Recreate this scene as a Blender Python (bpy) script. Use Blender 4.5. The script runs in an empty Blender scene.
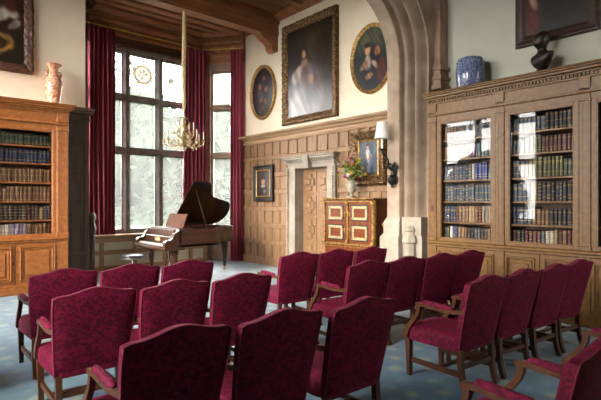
import bpy, bmesh, math, random
from mathutils import Vector, Matrix
R = random.Random(7)
PI = math.pi
scene = bpy.context.scene
COL = scene.collection

# ------------------------------------------------------------------ materials
def lin(c):
    return tuple(((v/255)/12.92 if v/255 <= .04045 else ((v/255+.055)/1.055)**2.4) for v in c)

def new_mat(name):
    m = bpy.data.materials.new(name); m.use_nodes = True
    nt = m.node_tree; b = nt.nodes['Principled BSDF']
    return m, nt, b

def mat(name, col, rough=.6, col2=None, scale=6, stretch=(1,1,1), metallic=0, bump=0, detail=4, lo=.35, hi=.65, spec=.5, coat=0):
    m, nt, b = new_mat(name)
    b.inputs['Roughness'].default_value = rough
    b.inputs['Metallic'].default_value = metallic
    b.inputs['Specular IOR Level'].default_value = spec
    if coat: b.inputs['Coat Weight'].default_value = coat; b.inputs['Coat Roughness'].default_value = .15
    c1 = lin(col); c2 = lin(col2) if col2 else tuple(v*.8 for v in c1)
    tc = nt.nodes.new('ShaderNodeTexCoord'); mp = nt.nodes.new('ShaderNodeMapping')
    mp.inputs['Scale'].default_value = stretch
    nz = nt.nodes.new('ShaderNodeTexNoise'); nz.inputs['Scale'].default_value = scale; nz.inputs['Detail'].default_value = detail
    rp = nt.nodes.new('ShaderNodeValToRGB')
    rp.color_ramp.elements[0].position = lo; rp.color_ramp.elements[1].position = hi
    rp.color_ramp.elements[0].color = (*c2, 1); rp.color_ramp.elements[1].color = (*c1, 1)
    L = nt.links.new
    L(tc.outputs['Object'], mp.inputs['Vector']); L(mp.outputs['Vector'], nz.inputs['Vector'])
    L(nz.outputs['Fac'], rp.inputs['Fac']); L(rp.outputs['Color'], b.inputs['Base Color'])
    if bump:
        bp = nt.nodes.new('ShaderNodeBump'); bp.inputs['Strength'].default_value = bump; bp.inputs['Distance'].default_value = .01
        L(nz.outputs['Fac'], bp.inputs['Height']); L(bp.outputs['Normal'], b.inputs['Normal'])
    return m

def wood(name, c1, c2, rough=.45, axis='z', scale=5, coat=0, spec=.4):
    st = {'x': (.12, 1, 1), 'y': (1, .12, 1), 'z': (1, 1, .12)}[axis]
    return mat(name, c1, rough, c2, scale*3, st, detail=6, lo=.3, hi=.7, coat=coat, spec=spec)

def damask(name, c1, c2):
    m, nt, b = new_mat(name); L = nt.links.new
    tc = nt.nodes.new('ShaderNodeTexCoord')
    nz = nt.nodes.new('ShaderNodeTexNoise'); nz.inputs['Scale'].default_value = 27; nz.inputs['Detail'].default_value = 1.5
    nz.inputs['Distortion'].default_value = 1.6
    rp = nt.nodes.new('ShaderNodeValToRGB')
    rp.color_ramp.elements[0].position = .47; rp.color_ramp.elements[1].position = .55
    rp.color_ramp.elements[0].color = (*lin(c2), 1); rp.color_ramp.elements[1].color = (*lin(c1), 1)
    L(tc.outputs['Object'], nz.inputs['Vector']); L(nz.outputs['Fac'], rp.inputs['Fac'])
    L(rp.outputs['Color'], b.inputs['Base Color'])
    b.inputs['Roughness'].default_value = .75; b.inputs['Specular IOR Level'].default_value = .2
    b.inputs['Sheen Weight'].default_value = .12; b.inputs['Sheen Roughness'].default_value = .35
    b.inputs['Sheen Tint'].default_value = (*lin((255, 90, 140)), 1)
    return m

def thin_glass(name, refl=1.0, tint=(1, 1, 1)):
    m, nt, b = new_mat(name); nt.nodes.remove(b); L = nt.links.new
    out = nt.nodes['Material Output']
    tr = nt.nodes.new('ShaderNodeBsdfTransparent'); tr.inputs['Color'].default_value = (*tint, 1)
    gl = nt.nodes.new('ShaderNodeBsdfGlossy'); gl.inputs['Roughness'].default_value = .02
    fr = nt.nodes.new('ShaderNodeFresnel'); fr.inputs['IOR'].default_value = 1.5
    mu = nt.nodes.new('ShaderNodeMath'); mu.operation = 'MULTIPLY'; mu.inputs[1].default_value = refl
    mx = nt.nodes.new('ShaderNodeMixShader')
    L(fr.outputs[0], mu.inputs[0]); L(mu.outputs[0], mx.inputs[0]); L(tr.outputs[0], mx.inputs[1]); L(gl.outputs[0], mx.inputs[2])
    L(mx.outputs[0], out.inputs['Surface'])
    return m

def veiled_glass(name, veil):  # translucent white veil stands in for overexposed haze in the panes
    m = thin_glass(name, .8); nt = m.node_tree; L = nt.links.new; out = nt.nodes['Material Output']
    prev = out.inputs['Surface'].links[0].from_socket
    tl = nt.nodes.new('ShaderNodeBsdfTranslucent'); tl.inputs['Color'].default_value = (.95, .97, .97, 1)
    mx = nt.nodes.new('ShaderNodeMixShader'); mx.inputs[0].default_value = veil
    L(prev, mx.inputs[1]); L(tl.outputs[0], mx.inputs[2]); L(mx.outputs[0], out.inputs['Surface'])
    return m

def stained(name, col):
    m, nt, b = new_mat(name); nt.nodes.remove(b)
    tl = nt.nodes.new('ShaderNodeBsdfTranslucent'); tl.inputs['Color'].default_value = (*col, 1)
    nz = nt.nodes.new('ShaderNodeTexNoise'); nz.inputs['Scale'].default_value = 14
    mx = nt.nodes.new('ShaderNodeMix'); mx.data_type = 'RGBA'; mx.inputs[6].default_value = (*col, 1); mx.inputs[7].default_value = (*[v*.6 for v in col], 1)
    nt.links.new(nz.outputs['Fac'], mx.inputs[0]); nt.links.new(mx.outputs[2], tl.inputs['Color'])
    nt.links.new(tl.outputs[0], nt.nodes['Material Output'].inputs['Surface']); return m

def vcol_mat(name, rough=.35, spec=.5):
    m, nt, b = new_mat(name)
    a = nt.nodes.new('ShaderNodeAttribute'); a.attribute_name = 'Col'
    nt.links.new(a.outputs['Color'], b.inputs['Base Color'])
    b.inputs['Roughness'].default_value = rough; b.inputs['Specular IOR Level'].default_value = spec
    return m

def carpet_mat():
    m, nt, b = new_mat('carpet'); L = nt.links.new
    tc = nt.nodes.new('ShaderNodeTexCoord')
    mp = nt.nodes.new('ShaderNodeMapping'); mp.inputs['Rotation'].default_value = (0, 0, PI/4)
    mp.inputs['Scale'].default_value = (3.4, 3.4, 1)
    vo = nt.nodes.new('ShaderNodeTexVoronoi'); vo.inputs['Randomness'].default_value = .25; vo.inputs['Scale'].default_value = 1
    rp = nt.nodes.new('ShaderNodeValToRGB')
    e = rp.color_ramp.elements
    e[0].position = .14; e[0].color = (*lin((128, 142, 132)), 1); e[1].position = .28; e[1].color = (*lin((70, 114, 134)), 1)
    x = e.new(.55); x.color = (*lin((60, 104, 126)), 1); x = e.new(.68); x.color = (*lin((88, 126, 138)), 1)
    nz = nt.nodes.new('ShaderNodeTexNoise'); nz.inputs['Scale'].default_value = 9; nz.inputs['Detail'].default_value = 5
    mx = nt.nodes.new('ShaderNodeMix'); mx.data_type = 'RGBA'; mx.blend_type = 'OVERLAY'; mx.inputs[0].default_value = .55
    L(tc.outputs['Object'], mp.inputs['Vector']); L(mp.outputs['Vector'], vo.inputs['Vector'])
    L(vo.outputs['Distance'], rp.inputs['Fac']); L(rp.outputs['Color'], mx.inputs[6])
    L(tc.outputs['Object'], nz.inputs['Vector']); L(nz.outputs['Color'], mx.inputs[7])
    L(mx.outputs[2], b.inputs['Base Color'])
    b.inputs['Roughness'].default_value = .5; b.inputs['Specular IOR Level'].default_value = .5
    b.inputs['Sheen Weight'].default_value = .35; b.inputs['Sheen Roughness'].default_value = .4
    return m

def porcelain(name, base, cols, scale, gloss=.15):
    m, nt, b = new_mat(name); L = nt.links.new
    tc = nt.nodes.new('ShaderNodeTexCoord')
    nz = nt.nodes.new('ShaderNodeTexNoise'); nz.inputs['Scale'].default_value = scale; nz.inputs['Detail'].default_value = 2
    nz.inputs['Distortion'].default_value = 2
    rp = nt.nodes.new('ShaderNodeValToRGB'); rp.color_ramp.interpolation = 'CONSTANT'
    e = rp.color_ramp.elements
    e[0].position = 0; e[0].color = (*lin(cols[0]), 1)
    e[1].position = .47; e[1].color = (*lin(base), 1)
    for i, c in enumerate(cols[1:]):
        x = e.new(.55+.05*i); x.color = (*lin(c), 1)
    L(tc.outputs['Object'], nz.inputs['Vector']); L(nz.outputs['Fac'], rp.inputs['Fac']); L(rp.outputs['Color'], b.inputs['Base Color'])
    b.inputs['Roughness'].default_value = gloss
    return m

def curtain_mat():
    m = mat('curtain_velvet', (172, 78, 94), .8, (142, 56, 72), 3, (1, 1, .2)); nt = m.node_tree; L = nt.links.new
    b = nt.nodes['Principled BSDF']; tl = nt.nodes.new('ShaderNodeBsdfTranslucent'); tl.inputs['Color'].default_value = (*lin((180, 96, 110)), 1)
    mx = nt.nodes.new('ShaderNodeMixShader'); mx.inputs[0].default_value = .12
    L(b.outputs[0], mx.inputs[1]); L(tl.outputs[0], mx.inputs[2]); L(mx.outputs[0], nt.nodes['Material Output'].inputs['Surface'])
    return m

M = dict(
    cream=mat('cream_plaster', (243, 228, 205), .85, (236, 219, 194), 2),
    dimmed=mat('dimmed_plaster', (184, 184, 170), .85, (176, 176, 162), 2),  # plaster with the near wall's dimmer, greener light put into its colour
    stone=mat('sandstone', (172, 152, 132), .85, (146, 124, 106), 3, detail=8, bump=.15),
    stonepale=mat('pale_limestone', (168, 157, 142), .85, (148, 136, 120), 4, detail=8, bump=.15),
    stone_dark=mat('brown_sandstone', (150, 124, 104), .85, (122, 98, 82), 5, detail=8, bump=.15),
    mullion=mat('window_stone', (150, 146, 140), .85, (122, 118, 112), 5, detail=6),
    limed=wood('limed_oak', (154, 120, 88), (122, 90, 62), .55),
    doorwood=wood('pale_door_oak', (158, 120, 86), (130, 96, 66), .5),
    oak=wood('greyed_oak', (126, 88, 40), (98, 66, 29), .4),
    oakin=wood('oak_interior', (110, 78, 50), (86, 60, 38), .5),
    honey=wood('honey_oak', (176, 108, 54), (144, 82, 36), .38),
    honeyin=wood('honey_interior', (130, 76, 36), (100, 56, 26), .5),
    darkoak=wood('dark_oak', (96, 66, 46), (66, 44, 30), .5),
    beam=wood('beam_oak', (176, 120, 80), (138, 88, 54), .5, 'x'),
    ceil=wood('ceiling_planks', (168, 112, 74), (126, 78, 50), .55, 'x'),
    cornice=wood('limed_oak_long', (176, 144, 110), (146, 114, 82), .55, 'y'),
    chairwood=wood('chair_mahogany', (90, 54, 32), (62, 36, 22), .3),
    walnut=wood('piano_walnut', (80, 46, 29), (52, 28, 17), .28, 'x', coat=.2),
    deskwood=wood('music_desk_wood', (92, 54, 32), (66, 36, 20), .7, spec=.1),
    lidwood=wood('piano_lid', (58, 32, 20), (36, 20, 14), .2, 'x', coat=.3),
    red=damask('crimson_damask', (106, 9, 46), (74, 5, 31)),
    welt=mat('crimson_welt', (120, 24, 54), .7, (100, 18, 44), 40),
    curtain=curtain_mat(),
    gilt=mat('gilt', (190, 150, 84), .4, (122, 88, 44), 22, metallic=.6, bump=.3),
    oldgilt=mat('aged_gilt', (146, 110, 66), .5, (54, 38, 24), 30, metallic=.5, bump=.6, lo=.42, hi=.62),
    brass=mat('brass', (210, 176, 100), .3, (180, 140, 70), 10, metallic=.9),
    palegilt=mat('pale_gilt', (214, 194, 148), .35, (164, 132, 80), 18, metallic=.3),
    cabgilt=mat('cabinet_gilt', (206, 192, 150), .4, (170, 146, 98), 30, metallic=.4),
    rope=mat('gold_cord', (232, 208, 164), .7, (208, 176, 128), 40),
    wax=mat('candle_wax', (250, 246, 232), .5, (240, 232, 214), 5),
    blackframe=mat('black_frame', (26, 22, 20), .35, (16, 13, 12), 10),
    brownframe=mat('dark_walnut_frame', (104, 70, 54), .4, (58, 36, 28), 30, bump=.4),
    darkframe=mat('dark_frame_wood', (62, 42, 34), .4, (40, 26, 20), 18, bump=.2),
    bronze=mat('bronze', (50, 38, 33), .42, (26, 20, 18), 12, metallic=.5),
    iron=mat('wrought_iron', (34, 28, 24), .45, (20, 17, 15), 14, metallic=.3),
    shade=mat('white_shade', (246, 244, 240), .8, (238, 236, 230), 4),
    cabinet=wood('cabinet_rosewood', (130, 68, 32), (98, 46, 20), .3, coat=.15),
    cabside=wood('cabinet_side', (92, 42, 24), (62, 26, 16), .3),
    navy=mat('navy_inlay', (34, 38, 62), .3, (24, 26, 44), 10),
    leather=mat('dark_leather', (36, 30, 30), .35, (24, 20, 20), 14),
    steel=mat('stool_metal', (150, 146, 140), .35, (110, 106, 100), 8, metallic=.7),
    ivory=mat('ivory_keys', (238, 232, 216), .3, (230, 222, 204), 6),
    ebony=mat('ebony', (22, 20, 20), .3, (14, 13, 13), 6),
    cream_panel=mat('seat_panel', (220, 210, 178), .6, (206, 194, 160), 3),
    seatwood=wood('window_seat_wood', (182, 142, 100), (152, 114, 76), .5, 'x'),
    plate=mat('oxblood_plate', (92, 40, 30), .4, (70, 28, 22), 8),
    leaf=mat('leaf_green', (150, 162, 84), .6, (104, 124, 58), 20),
    bark=mat('bark', (52, 48, 42), .9, (40, 36, 32), 8, spec=0),
    treeleaf=mat('tree_leaves', (44, 50, 41), .8, (30, 36, 28), 4, spec=0),
    lawn=mat('lawn', (52, 58, 44), .9, (42, 47, 35), 3, spec=0),
    urn=mat('urn_stone', (176, 168, 146), .7, (140, 132, 112), 14),
    gilded=mat('spine_gilt', (196, 160, 92), .4, (150, 116, 56), 30, metallic=.3),
    pages=mat('book_pages', (214, 200, 170), .8, (196, 180, 148), 30),
    goldglass=stained('gold_glass', (.44, .37, .25)),
    blueglass=stained('blue_glass', (.27, .31, .44)),
    paleglass=stained('pale_glass', (.68, .67, .63)),
    glass=veiled_glass('window_glass', .03),
    bookglass=thin_glass('bookcase_glass', .38),
    paint=vcol_mat('varnished_paint', .28, .6),
    carpet=carpet_mat(),
    vase=porcelain('orange_porcelain', (214, 166, 132), [(196, 112, 76), (234, 214, 190), (204, 128, 94)], 18),
    bluewhite=porcelain('blue_white_porcelain', (74, 86, 122), [(50, 62, 100), (172, 182, 200), (64, 76, 112)], 34),
    vitro_gold=mat('stained_gold', (214, 180, 110), .3, (190, 140, 70), 12),
    vitro_blue=mat('stained_blue', (40, 70, 220), .3, (30, 50, 190), 12),
)

# ------------------------------------------------------------------ mesh helpers
class MB:
    def __init__(s): s.bm = bmesh.new(); s.mi = 0
    def face(s, vs):
        try:
            f = s.bm.faces.new(vs); f.material_index = s.mi; return f
        except ValueError: return None
    def box(s, a, b, bev=0):
        x0, y0, z0 = [min(p, q) for p, q in zip(a, b)]; x1, y1, z1 = [max(p, q) for p, q in zip(a, b)]
        v = [s.bm.verts.new(p) for p in ((x0,y0,z0),(x1,y0,z0),(x1,y1,z0),(x0,y1,z0),(x0,y0,z1),(x1,y0,z1),(x1,y1,z1),(x0,y1,z1))]
        fs = [s.face([v[i] for i in q]) for q in ((3,2,1,0),(4,5,6,7),(0,1,5,4),(1,2,6,5),(2,3,7,6),(3,0,4,7))]
        if bev:
            es = set(e for f in fs for e in f.edges)
            r = bmesh.ops.bevel(s.bm, geom=list(es), offset=bev, segments=1, affect='EDGES', profile=.5)
            for f in r['faces']: f.material_index = s.mi
        return s
    def frustum(s, c0, h0, c1, h1):
        """box from rectangle (centre c0, half sizes h0) at c0.z to rectangle at c1.z"""
        def q(c, h): return [s.bm.verts.new((c[0]+i*h[0], c[1]+j*h[1], c[2])) for i, j in ((-1,-1),(1,-1),(1,1),(-1,1))]
        a, b = q(c0, h0), q(c1, h1)
        s.face(a[::-1]); s.face(b)
        for i in range(4): s.face([a[i], a[(i+1)%4], b[(i+1)%4], b[i]])
        return s
    def loft(s, rings, closed=True, cap=True):
        vr = [[s.bm.verts.new(p) for p in r] for r in rings]
        n = len(vr[0])
        for a, b in zip(vr, vr[1:]):
            for i in range(n if closed else n-1):
                s.face([a[i], a[(i+1)%n], b[(i+1)%n], b[i]])
        if cap and closed:
            s.face(vr[0][::-1]); s.face(vr[-1])
        return s
    def lathe(s, prof, seg=20, c=(0,0,0), flute=0, nf=8):
        rings = []
        for r, z in prof:
            rings.append([(c[0]+max(r,1e-4)*(1+flute*math.cos(nf*2*PI*i/seg))*math.cos(2*PI*i/seg), c[1]+max(r,1e-4)*(1+flute*math.cos(nf*2*PI*i/seg))*math.sin(2*PI*i/seg), c[2]+z) for i in range(seg)])
        return s.loft(rings)
    def tube(s, pts, r, seg=8, flat=1):
        pts = [Vector(p) for p in pts]; rings = []
        rr = r if isinstance(r, (list, tuple)) else [r]*len(pts)
        up = Vector((0,0,1))
        for i, p in enumerate(pts):
            t = (pts[min(i+1, len(pts)-1)]-pts[max(i-1, 0)]).normalized()
            a = t.cross(up)
            if a.length < .05: a = t.cross(Vector((0,1,0)))
            a.normalize(); b = a.cross(t).normalized()
            rings.append([p+rr[i]*(a*math.cos(2*PI*k/seg)*flat+b*math.sin(2*PI*k/seg)) for k in range(seg)])
        return s.loft(rings)
    def bar(s, pts, w, h):
        """rectangular section swept along pts lying in a vertical plane; w across, h in plane"""
        pts = [Vector(p) for p in pts]; rings = []
        for i, p in enumerate(pts):
            t = (pts[min(i+1, len(pts)-1)]-pts[max(i-1, 0)]).normalized()
            a = Vector((1,0,0)); b = t.cross(a).normalized()
            ww = w[i] if isinstance(w, list) else w; hh = h[i] if isinstance(h, list) else h
            rings.append([p+a*ww*x/2+b*hh*y/2 for x, y in ((-1,-1),(1,-1),(1,1),(-1,1))])
        return s.loft(rings)
    def prism(s, poly, z0, z1):
        a = [s.bm.verts.new((p[0], p[1], z0)) for p in poly]; b = [s.bm.verts.new((p[0], p[1], z1)) for p in poly]
        n = len(poly); s.face(a[::-1]); s.face(b)
        for i in range(n): s.face([a[i], a[(i+1)%n], b[(i+1)%n], b[i]])
        return s
    def sphere(s, c, r, sc=(1,1,1), u=10, v=7):
        m = Matrix.Translation(c) @ Matrix.Diagonal((r*sc[0], r*sc[1], r*sc[2], 1))
        g = bmesh.ops.create_uvsphere(s.bm, u_segments=u, v_segments=v, radius=1, matrix=m)
        for vv in g['verts']:
            for f in vv.link_faces: f.material_index = s.mi
        return s
    def build(s, name, mats, parent=None, smooth=False, mtx=None, angle=40):
        bmesh.ops.recalc_face_normals(s.bm, faces=s.bm.faces)
        if mtx is not None: s.bm.transform(mtx)
        me = bpy.data.meshes.new(name); s.bm.to_mesh(me); s.bm.free()
        if not isinstance(mats, (list, tuple)): mats = [mats]
        for m in mats: me.materials.append(m)
        if smooth:
            me.polygons.foreach_set('use_smooth', [True]*len(me.polygons))
            try: me.set_sharp_from_angle(angle=math.radians(angle))
            except Exception: pass
        o = bpy.data.objects.new(name, me); COL.objects.link(o)
        if parent: o.parent = parent
        return o

def tag(o, label=None, cat=None, group=None, kind=None):
    if label: o['label'] = label
    if cat: o['category'] = cat
    if group: o['group'] = group
    if kind: o['kind'] = kind
    return o

def struct(o, label=None, cat=None):
    o['kind'] = 'structure'
    if label: o['label'] = label
    if cat: o['category'] = cat
    return o

def empty(name, loc=(0,0,0), rz=0, label=None, cat=None, group=None, mtx=None):
    o = bpy.data.objects.new(name, None); COL.objects.link(o); o.empty_display_size = .1
    if mtx is not None: o.matrix_world = mtx
    else: o.location = loc; o.rotation_euler = (0, 0, rz)
    return tag(o, label, cat, group)

KIDS = {}
def copy_tree(o, parent=None):
    c = o.copy(); COL.objects.link(c)
    if parent: c.parent = parent
    for k in [k for k in bpy.data.objects if k.parent == o]:
        copy_tree(k, c)
    return c

def frame_mtx(origin, facing):
    """wall frame: local x = rightwards for someone looking at the wall, y = up, z = out of the wall"""
    if facing == '-X': cols = (Vector((0,-1,0)), Vector((0,0,1)), Vector((-1,0,0)))
    elif facing == '-Y': cols = (Vector((1,0,0)), Vector((0,0,1)), Vector((0,-1,0)))
    m = Matrix.Identity(4)
    for i, c in enumerate(cols):
        for j in range(3): m[j][i] = c[j]
    m.translation = Vector(origin); return m

# ------------------------------------------------------------------ setting
XR, YW, YB, ZC = 7.05, 9.5, 11.2, 6.05      # right wall, end wall, bay window plane, ceiling
XL, YN = -1.6, -4.0                          # left wall, near wall

def wall(name, p0, p1, thick, z0, z1, holes, m, side=1, label=None):
    """vertical wall with its inner face on p0-p1 and its thickness to the left (side=1) or right of p0->p1; holes: (s0,s1,za,zb)"""
    p0 = Vector((*p0, 0)); p1 = Vector((*p1, 0)); L = (p1-p0).length; t = (p1-p0)/L; n = Vector((-t.y, t.x, 0))*side
    ss = sorted({0, L, *[h[0] for h in holes], *[h[1] for h in holes]}); zs = sorted({z0, z1, *[h[2] for h in holes], *[h[3] for h in holes]})
    mb = MB()
    for a, b in zip(ss, ss[1:]):
        zz = None; runs = []
        for c, d in zip(zs, zs[1:]):
            if any(h[0]-1e-6 <= a and b <= h[1]+1e-6 and h[2]-1e-6 <= c and d <= h[3]+1e-6 for h in holes): zz = None; continue
            if zz is not None and abs(runs[-1][1]-c) < 1e-6: runs[-1][1] = d
            else: runs.append([c, d])
            zz = d
        for c, d in runs:
            q = [p0+t*a, p0+t*b, p0+t*b+n*thick, p0+t*a+n*thick]
            mb.prism([(v.x, v.y) for v in q], c, d)
    return struct(mb.build(name, m), label)

def window(name, p0, p1, s0, s1, z0, z1, sm, zt, bw=.15, depth=.12, side=1, inset=.06, label=None, m=None, tr=.14):
    """stone window with mullions at sm (centres), transoms at zt; one pane object per light"""
    m = m or M['mullion']
    P0 = Vector((*p0, 0)); P1 = Vector((*p1, 0)); t = (P1-P0).normalized(); n = Vector((-t.y, t.x, 0))*side
    def quad(a, b, n0, n1): return [((P0+t*s+n*k).x, (P0+t*s+n*k).y) for s, k in ((a,n0),(b,n0),(b,n1),(a,n1))]
    fr = MB()
    for s in sm:                                     # chamfered mullion plan
        h = bw/2; pl = [(s-h*.45, inset-.06), (s+h*.45, inset-.06), (s+h, inset+.03), (s+h, inset+depth), (s-h, inset+depth), (s-h, inset+.03)]
        fr.prism([((P0+t*a+n*k).x, (P0+t*a+n*k).y) for a, k in pl], z0, z1)
    for z in zt:
        fr.prism(quad(s0, s1, inset-.03, inset+depth-.01), z-tr/2, z+tr/2)
        fr.prism(quad(s0, s1, inset-.07, inset-.03), z-tr*.22, z+tr*.22)
    for a, b in ((s0, s0+.05), (s1-.05, s1)): fr.prism(quad(a, b, inset, inset+depth), z0, z1)
    for a, b in ((z0, z0+.05), (z1-.05, z1)): fr.prism(quad(s0, s1, inset, inset+depth), a, b)
    w = struct(fr.build(name, m), label, 'window')
    ed = [s0]+[x for s in sm for x in (s-bw/2, s+bw/2)]+[s1]; ez = [z0]+[x for z in zt for x in (z-tr/2, z+tr/2)]+[z1]
    for i in range(0, len(ed), 2):
        for j in range(0, len(ez), 2):
            a, b, c, d = ed[i], ed[i+1], ez[j], ez[j+1]; f = .022
            sash = MB()
            for q in ((a, a+f, c, d), (b-f, b, c, d), (a+f, b-f, c, c+f), (a+f, b-f, d-f, d)):
                sash.prism(quad(q[0], q[1], inset+.045, inset+.075), q[2], q[3])
            so = sash.build('casement_frame', M['iron'], w)
            pb = MB(); pb.prism(quad(a+f, b-f, inset+.058, inset+.062), c+f, d-f)
            pb.build('glass_pane', M['glass'], so)
    return w

# floor and ceiling
mb = MB(); mb.box((XL-.4, YN-.4, -.15), (XR+.4, YB+.4, 0)); struct(mb.build('floor', M['carpet']), 'blue carpet with a small beige diamond pattern', 'floor')
mb = MB(); mb.box((XL-.4, YN-.4, ZC), (XR+.4, YB+.4, ZC+.2)); struct(mb.build('ceiling', M['ceil']), 'dark timber plank ceiling above the bay', 'ceiling')

# right wall beyond the arch with its door opening, right wall on this side
DY0, DY1, DZ = 7.08, 8.11, 2.31
wall('wall_right_far', (XR, 5.1), (XR, 10.3), .3, 0, ZC, [(DY0-5.1, DY1-5.1, 0, DZ)], M['cream'], -1, 'cream plaster wall hung with three gilt framed pictures')
wall('wall_right_near', (XR, YN), (XR, 5.1), .3, 0, ZC, [], M['dimmed'], -1, 'pale wall above the glazed oak bookcase')
# end wall with the left bookcase
wall('wall_end', (XL, YW), (2.85, YW), .3, 0, ZC, [], M['cream'], 1, 'cream wall above the honey oak bookcase')
# bay
wall('wall_bay_left', (2.85, YW+.3), (2.85, 10.4), .3, 0, ZC, [], M['mullion'], 1)
BX0, BX1 = 3.30, 6.34
wall('wall_bay', (BX0, YB), (BX1, YB), .3, 0, ZC, [(.15, BX1-BX0-.41, .85, 5.18)], M['mullion'], 1, 'stone window wall of the bay')
cl0, cl1 = (2.85, 10.4), (BX0, YB)
Lc = math.dist(cl0, cl1)
wall('wall_bay_canted_left', cl0, cl1, .3, 0, ZC, [(.2, Lc-.2, .85, 5.18)], M['mullion'], 1)
cr0, cr1 = (BX1, YB), (XR, 10.3)
Lr = math.dist(cr0, cr1)
wall('wall_bay_canted', cr0, cr1, .3, 0, ZC, [(.22, Lr-.12, .85, 5.05)], M['stone'], 1)
ZT = [2.79, 4.07]
w1 = window('window_1', (0, YB), (1, YB), BX0+.15, BX1-.41, .85, 5.18, [3.49, 4.33, 5.172], ZT, .17, .14, 1, .08, 'tall stone mullioned bay window with a roundel in the glass')
w2 = window('window_2', cr0, cr1, .22, Lr-.12, .85, 5.05, [], ZT, .15, .12, 1, .08, 'narrow canted bay window between two curtains', M['stone'])
w3 = window('window_3', cl0, cl1, .2, Lc-.2, .85, 5.18, [], ZT, .15, .12, 1, .08, 'narrow canted bay window hidden at the left')
# painted glass roundels set in the top lights
def roundel(x, z, r, faint):
    mb = MB(); y = YB+.13
    n = 36
    def piece(r0, r1, a0, a1, mi):
        mb.mi = mi
        ring = [(x+q*math.cos(a), z+q*math.sin(a)) for q, a in ((r0,a0),(r0,a1),(r1,a1),(r1,a0))]
        v = [mb.bm.verts.new((p[0], y, p[1])) for p in ring] + [mb.bm.verts.new((p[0], y+.006, p[1])) for p in ring]
        for q in ((0,1,2,3),(7,6,5,4),(0,4,5,1),(1,5,6,2),(2,6,7,3),(3,7,4,0)): mb.face([v[i] for i in q])
    for k in range(n):                               # leaded rings of painted glass round a small device
        a0, a1 = 2*PI*k/n, 2*PI*(k+1)/n
        if not faint: piece(r, r*.72, a0, a1, 1 if k % 9 == 4 else 0)
        piece(r*.72, r*.5, a0, a1, 2)
        piece(r*.5, r*.2, a0, a1, 0 if (k % 6 < 3 and k < 30) else 2)
        piece(r*.2, r*.01, a0, a1, 2)
    return mb.build('glass_roundel', [M['goldglass'], M['blueglass'], M['paleglass']], w1)
roundel(4.75, 4.70, .25, False); roundel(5.50, 4.66, .13, True)

# left wall with its windows; near wall with an unseen window added for fill
lw = [(2.2-YN, 4.1-YN), (5.4-YN, 9.1-YN)]
wall('wall_left', (XL, YN), (XL, YW), .3, 0, ZC, [(a, b, .9, 5.2) for a, b in lw], M['cream'], 1)
for i, (a, b) in enumerate(lw):
    n = 3 if b-a > 2.6 else 2
    window('window_%d' % (4+i), (XL, YN), (XL, YW), a, b, .9, 5.2, [a+(b-a)*k/n for k in range(1, n)], ZT, .17, .14, 1, .08, 'tall mullioned window in the left wall')
wall('wall_near', (XL, YN), (XR, YN), .3, 0, ZC, [(7.7, 8.4, 1.0, 5.0)], M['cream'], -1)
window('window_6', (XL, YN), (XR, YN), 7.7, 8.4, 1.0, 5.0, [], ZT, .17, .14, -1, .08, 'added unseen window behind the viewer for fill light')
w6 = [o for o in bpy.data.objects if o.name == 'window_5'][0]
for y_ in (5.86, 6.55, 7.6):
    mb = MB(); pl = [(0, -.2), (.12, -.08), (.14, .12), (-.14, .12), (-.12, -.08)]
    a = [mb.bm.verts.new((XL-.125, y_+q, 4.42+z)) for q, z in pl]; b = [mb.bm.verts.new((XL-.119, y_+q, 4.42+z)) for q, z in pl]
    mb.face(a[::-1]); mb.face(b)
    for i in range(5): mb.face([a[i], a[(i+1)%5], b[(i+1)%5], b[i]])
    mb.build('blue_glass_shield', M['blueglass'], w6)

# ------------------------------------------------------------------ arch
AX, AZ = 6.48, 3.95; XC = 3.48; r1, R2, A1 = 1.05, 4.5, math.radians(65)
path = [((AX, z), (1, 0)) for z in (0, 1.0, 2.0, 3.0, AZ)]
for k in range(1, 11):
    a = A1*k/10; path.append(((AX-r1+r1*math.cos(a), AZ+r1*math.sin(a)), (math.cos(a), math.sin(a))))
jx, jz = path[-1][0]; c2x, c2z = jx-R2*math.cos(A1), jz-R2*math.sin(A1)
aend = math.acos((XC-c2x)/R2)
for k in range(1, 13):
    a = A1+(aend-A1)*k/12; path.append(((c2x+R2*math.cos(a), c2z+R2*math.sin(a)), (math.cos(a), math.sin(a))))
left = [((2*XC-p[0], p[1]), (-n[0], n[1])) for p, n in path[::-1][1:]]
path = path+left
prof = [(.03,5.13),(0,5.10),(0,4.86),(.02,4.845),(.11,4.84),(.14,4.79),(.10,4.755),(.035,4.75),(-.008,4.705),(.035,4.66),(.11,4.655),(.17,4.61),(.15,4.585),
        (.06,4.58),(.015,4.535),(.06,4.49),(.16,4.485),(.21,4.44),(.18,4.42),(.18,4.40)]
mb = MB()
rows = [[mb.bm.verts.new((p[0]+n[0]*o, y, p[1]+n[1]*o)) for o, y in prof] for p, n in path]
def outer(p, n, o):
    x, z = p[0]+n[0]*o, p[1]+n[1]*o
    if abs(n[1]) < 1e-6: return (7.3 if n[0] > 0 else -1.9, z)
    dx, dz = x-XC, z-2.0; ks = []
    if dz > 1e-6: ks.append((6.6-2.0)/dz)
    if dx > 1e-6: ks.append((7.3-XC)/dx)
    if dx < -1e-6: ks.append((-1.9-XC)/dx)
    k = min(ks); return (XC+dx*k, 2.0+dz*k)
near = [mb.bm.verts.new((q[0], 4.40, q[1])) for q in (outer(p, n, .18) for p, n in path)]
far = [mb.bm.verts.new((q[0], 5.13, q[1])) for q in (outer(p, n, .03) for p, n in path)]
for i in range(len(path)-1):
    for k in range(len(prof)-1): mb.face([rows[i][k], rows[i+1][k], rows[i+1][k+1], rows[i][k+1]])
    mb.face([rows[i][-1], rows[i+1][-1], near[i+1], near[i]]); mb.face([rows[i][0], far[i], far[i+1], rows[i+1][0]])
    mb.face([near[i], near[i+1], far[i+1], far[i]])
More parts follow.
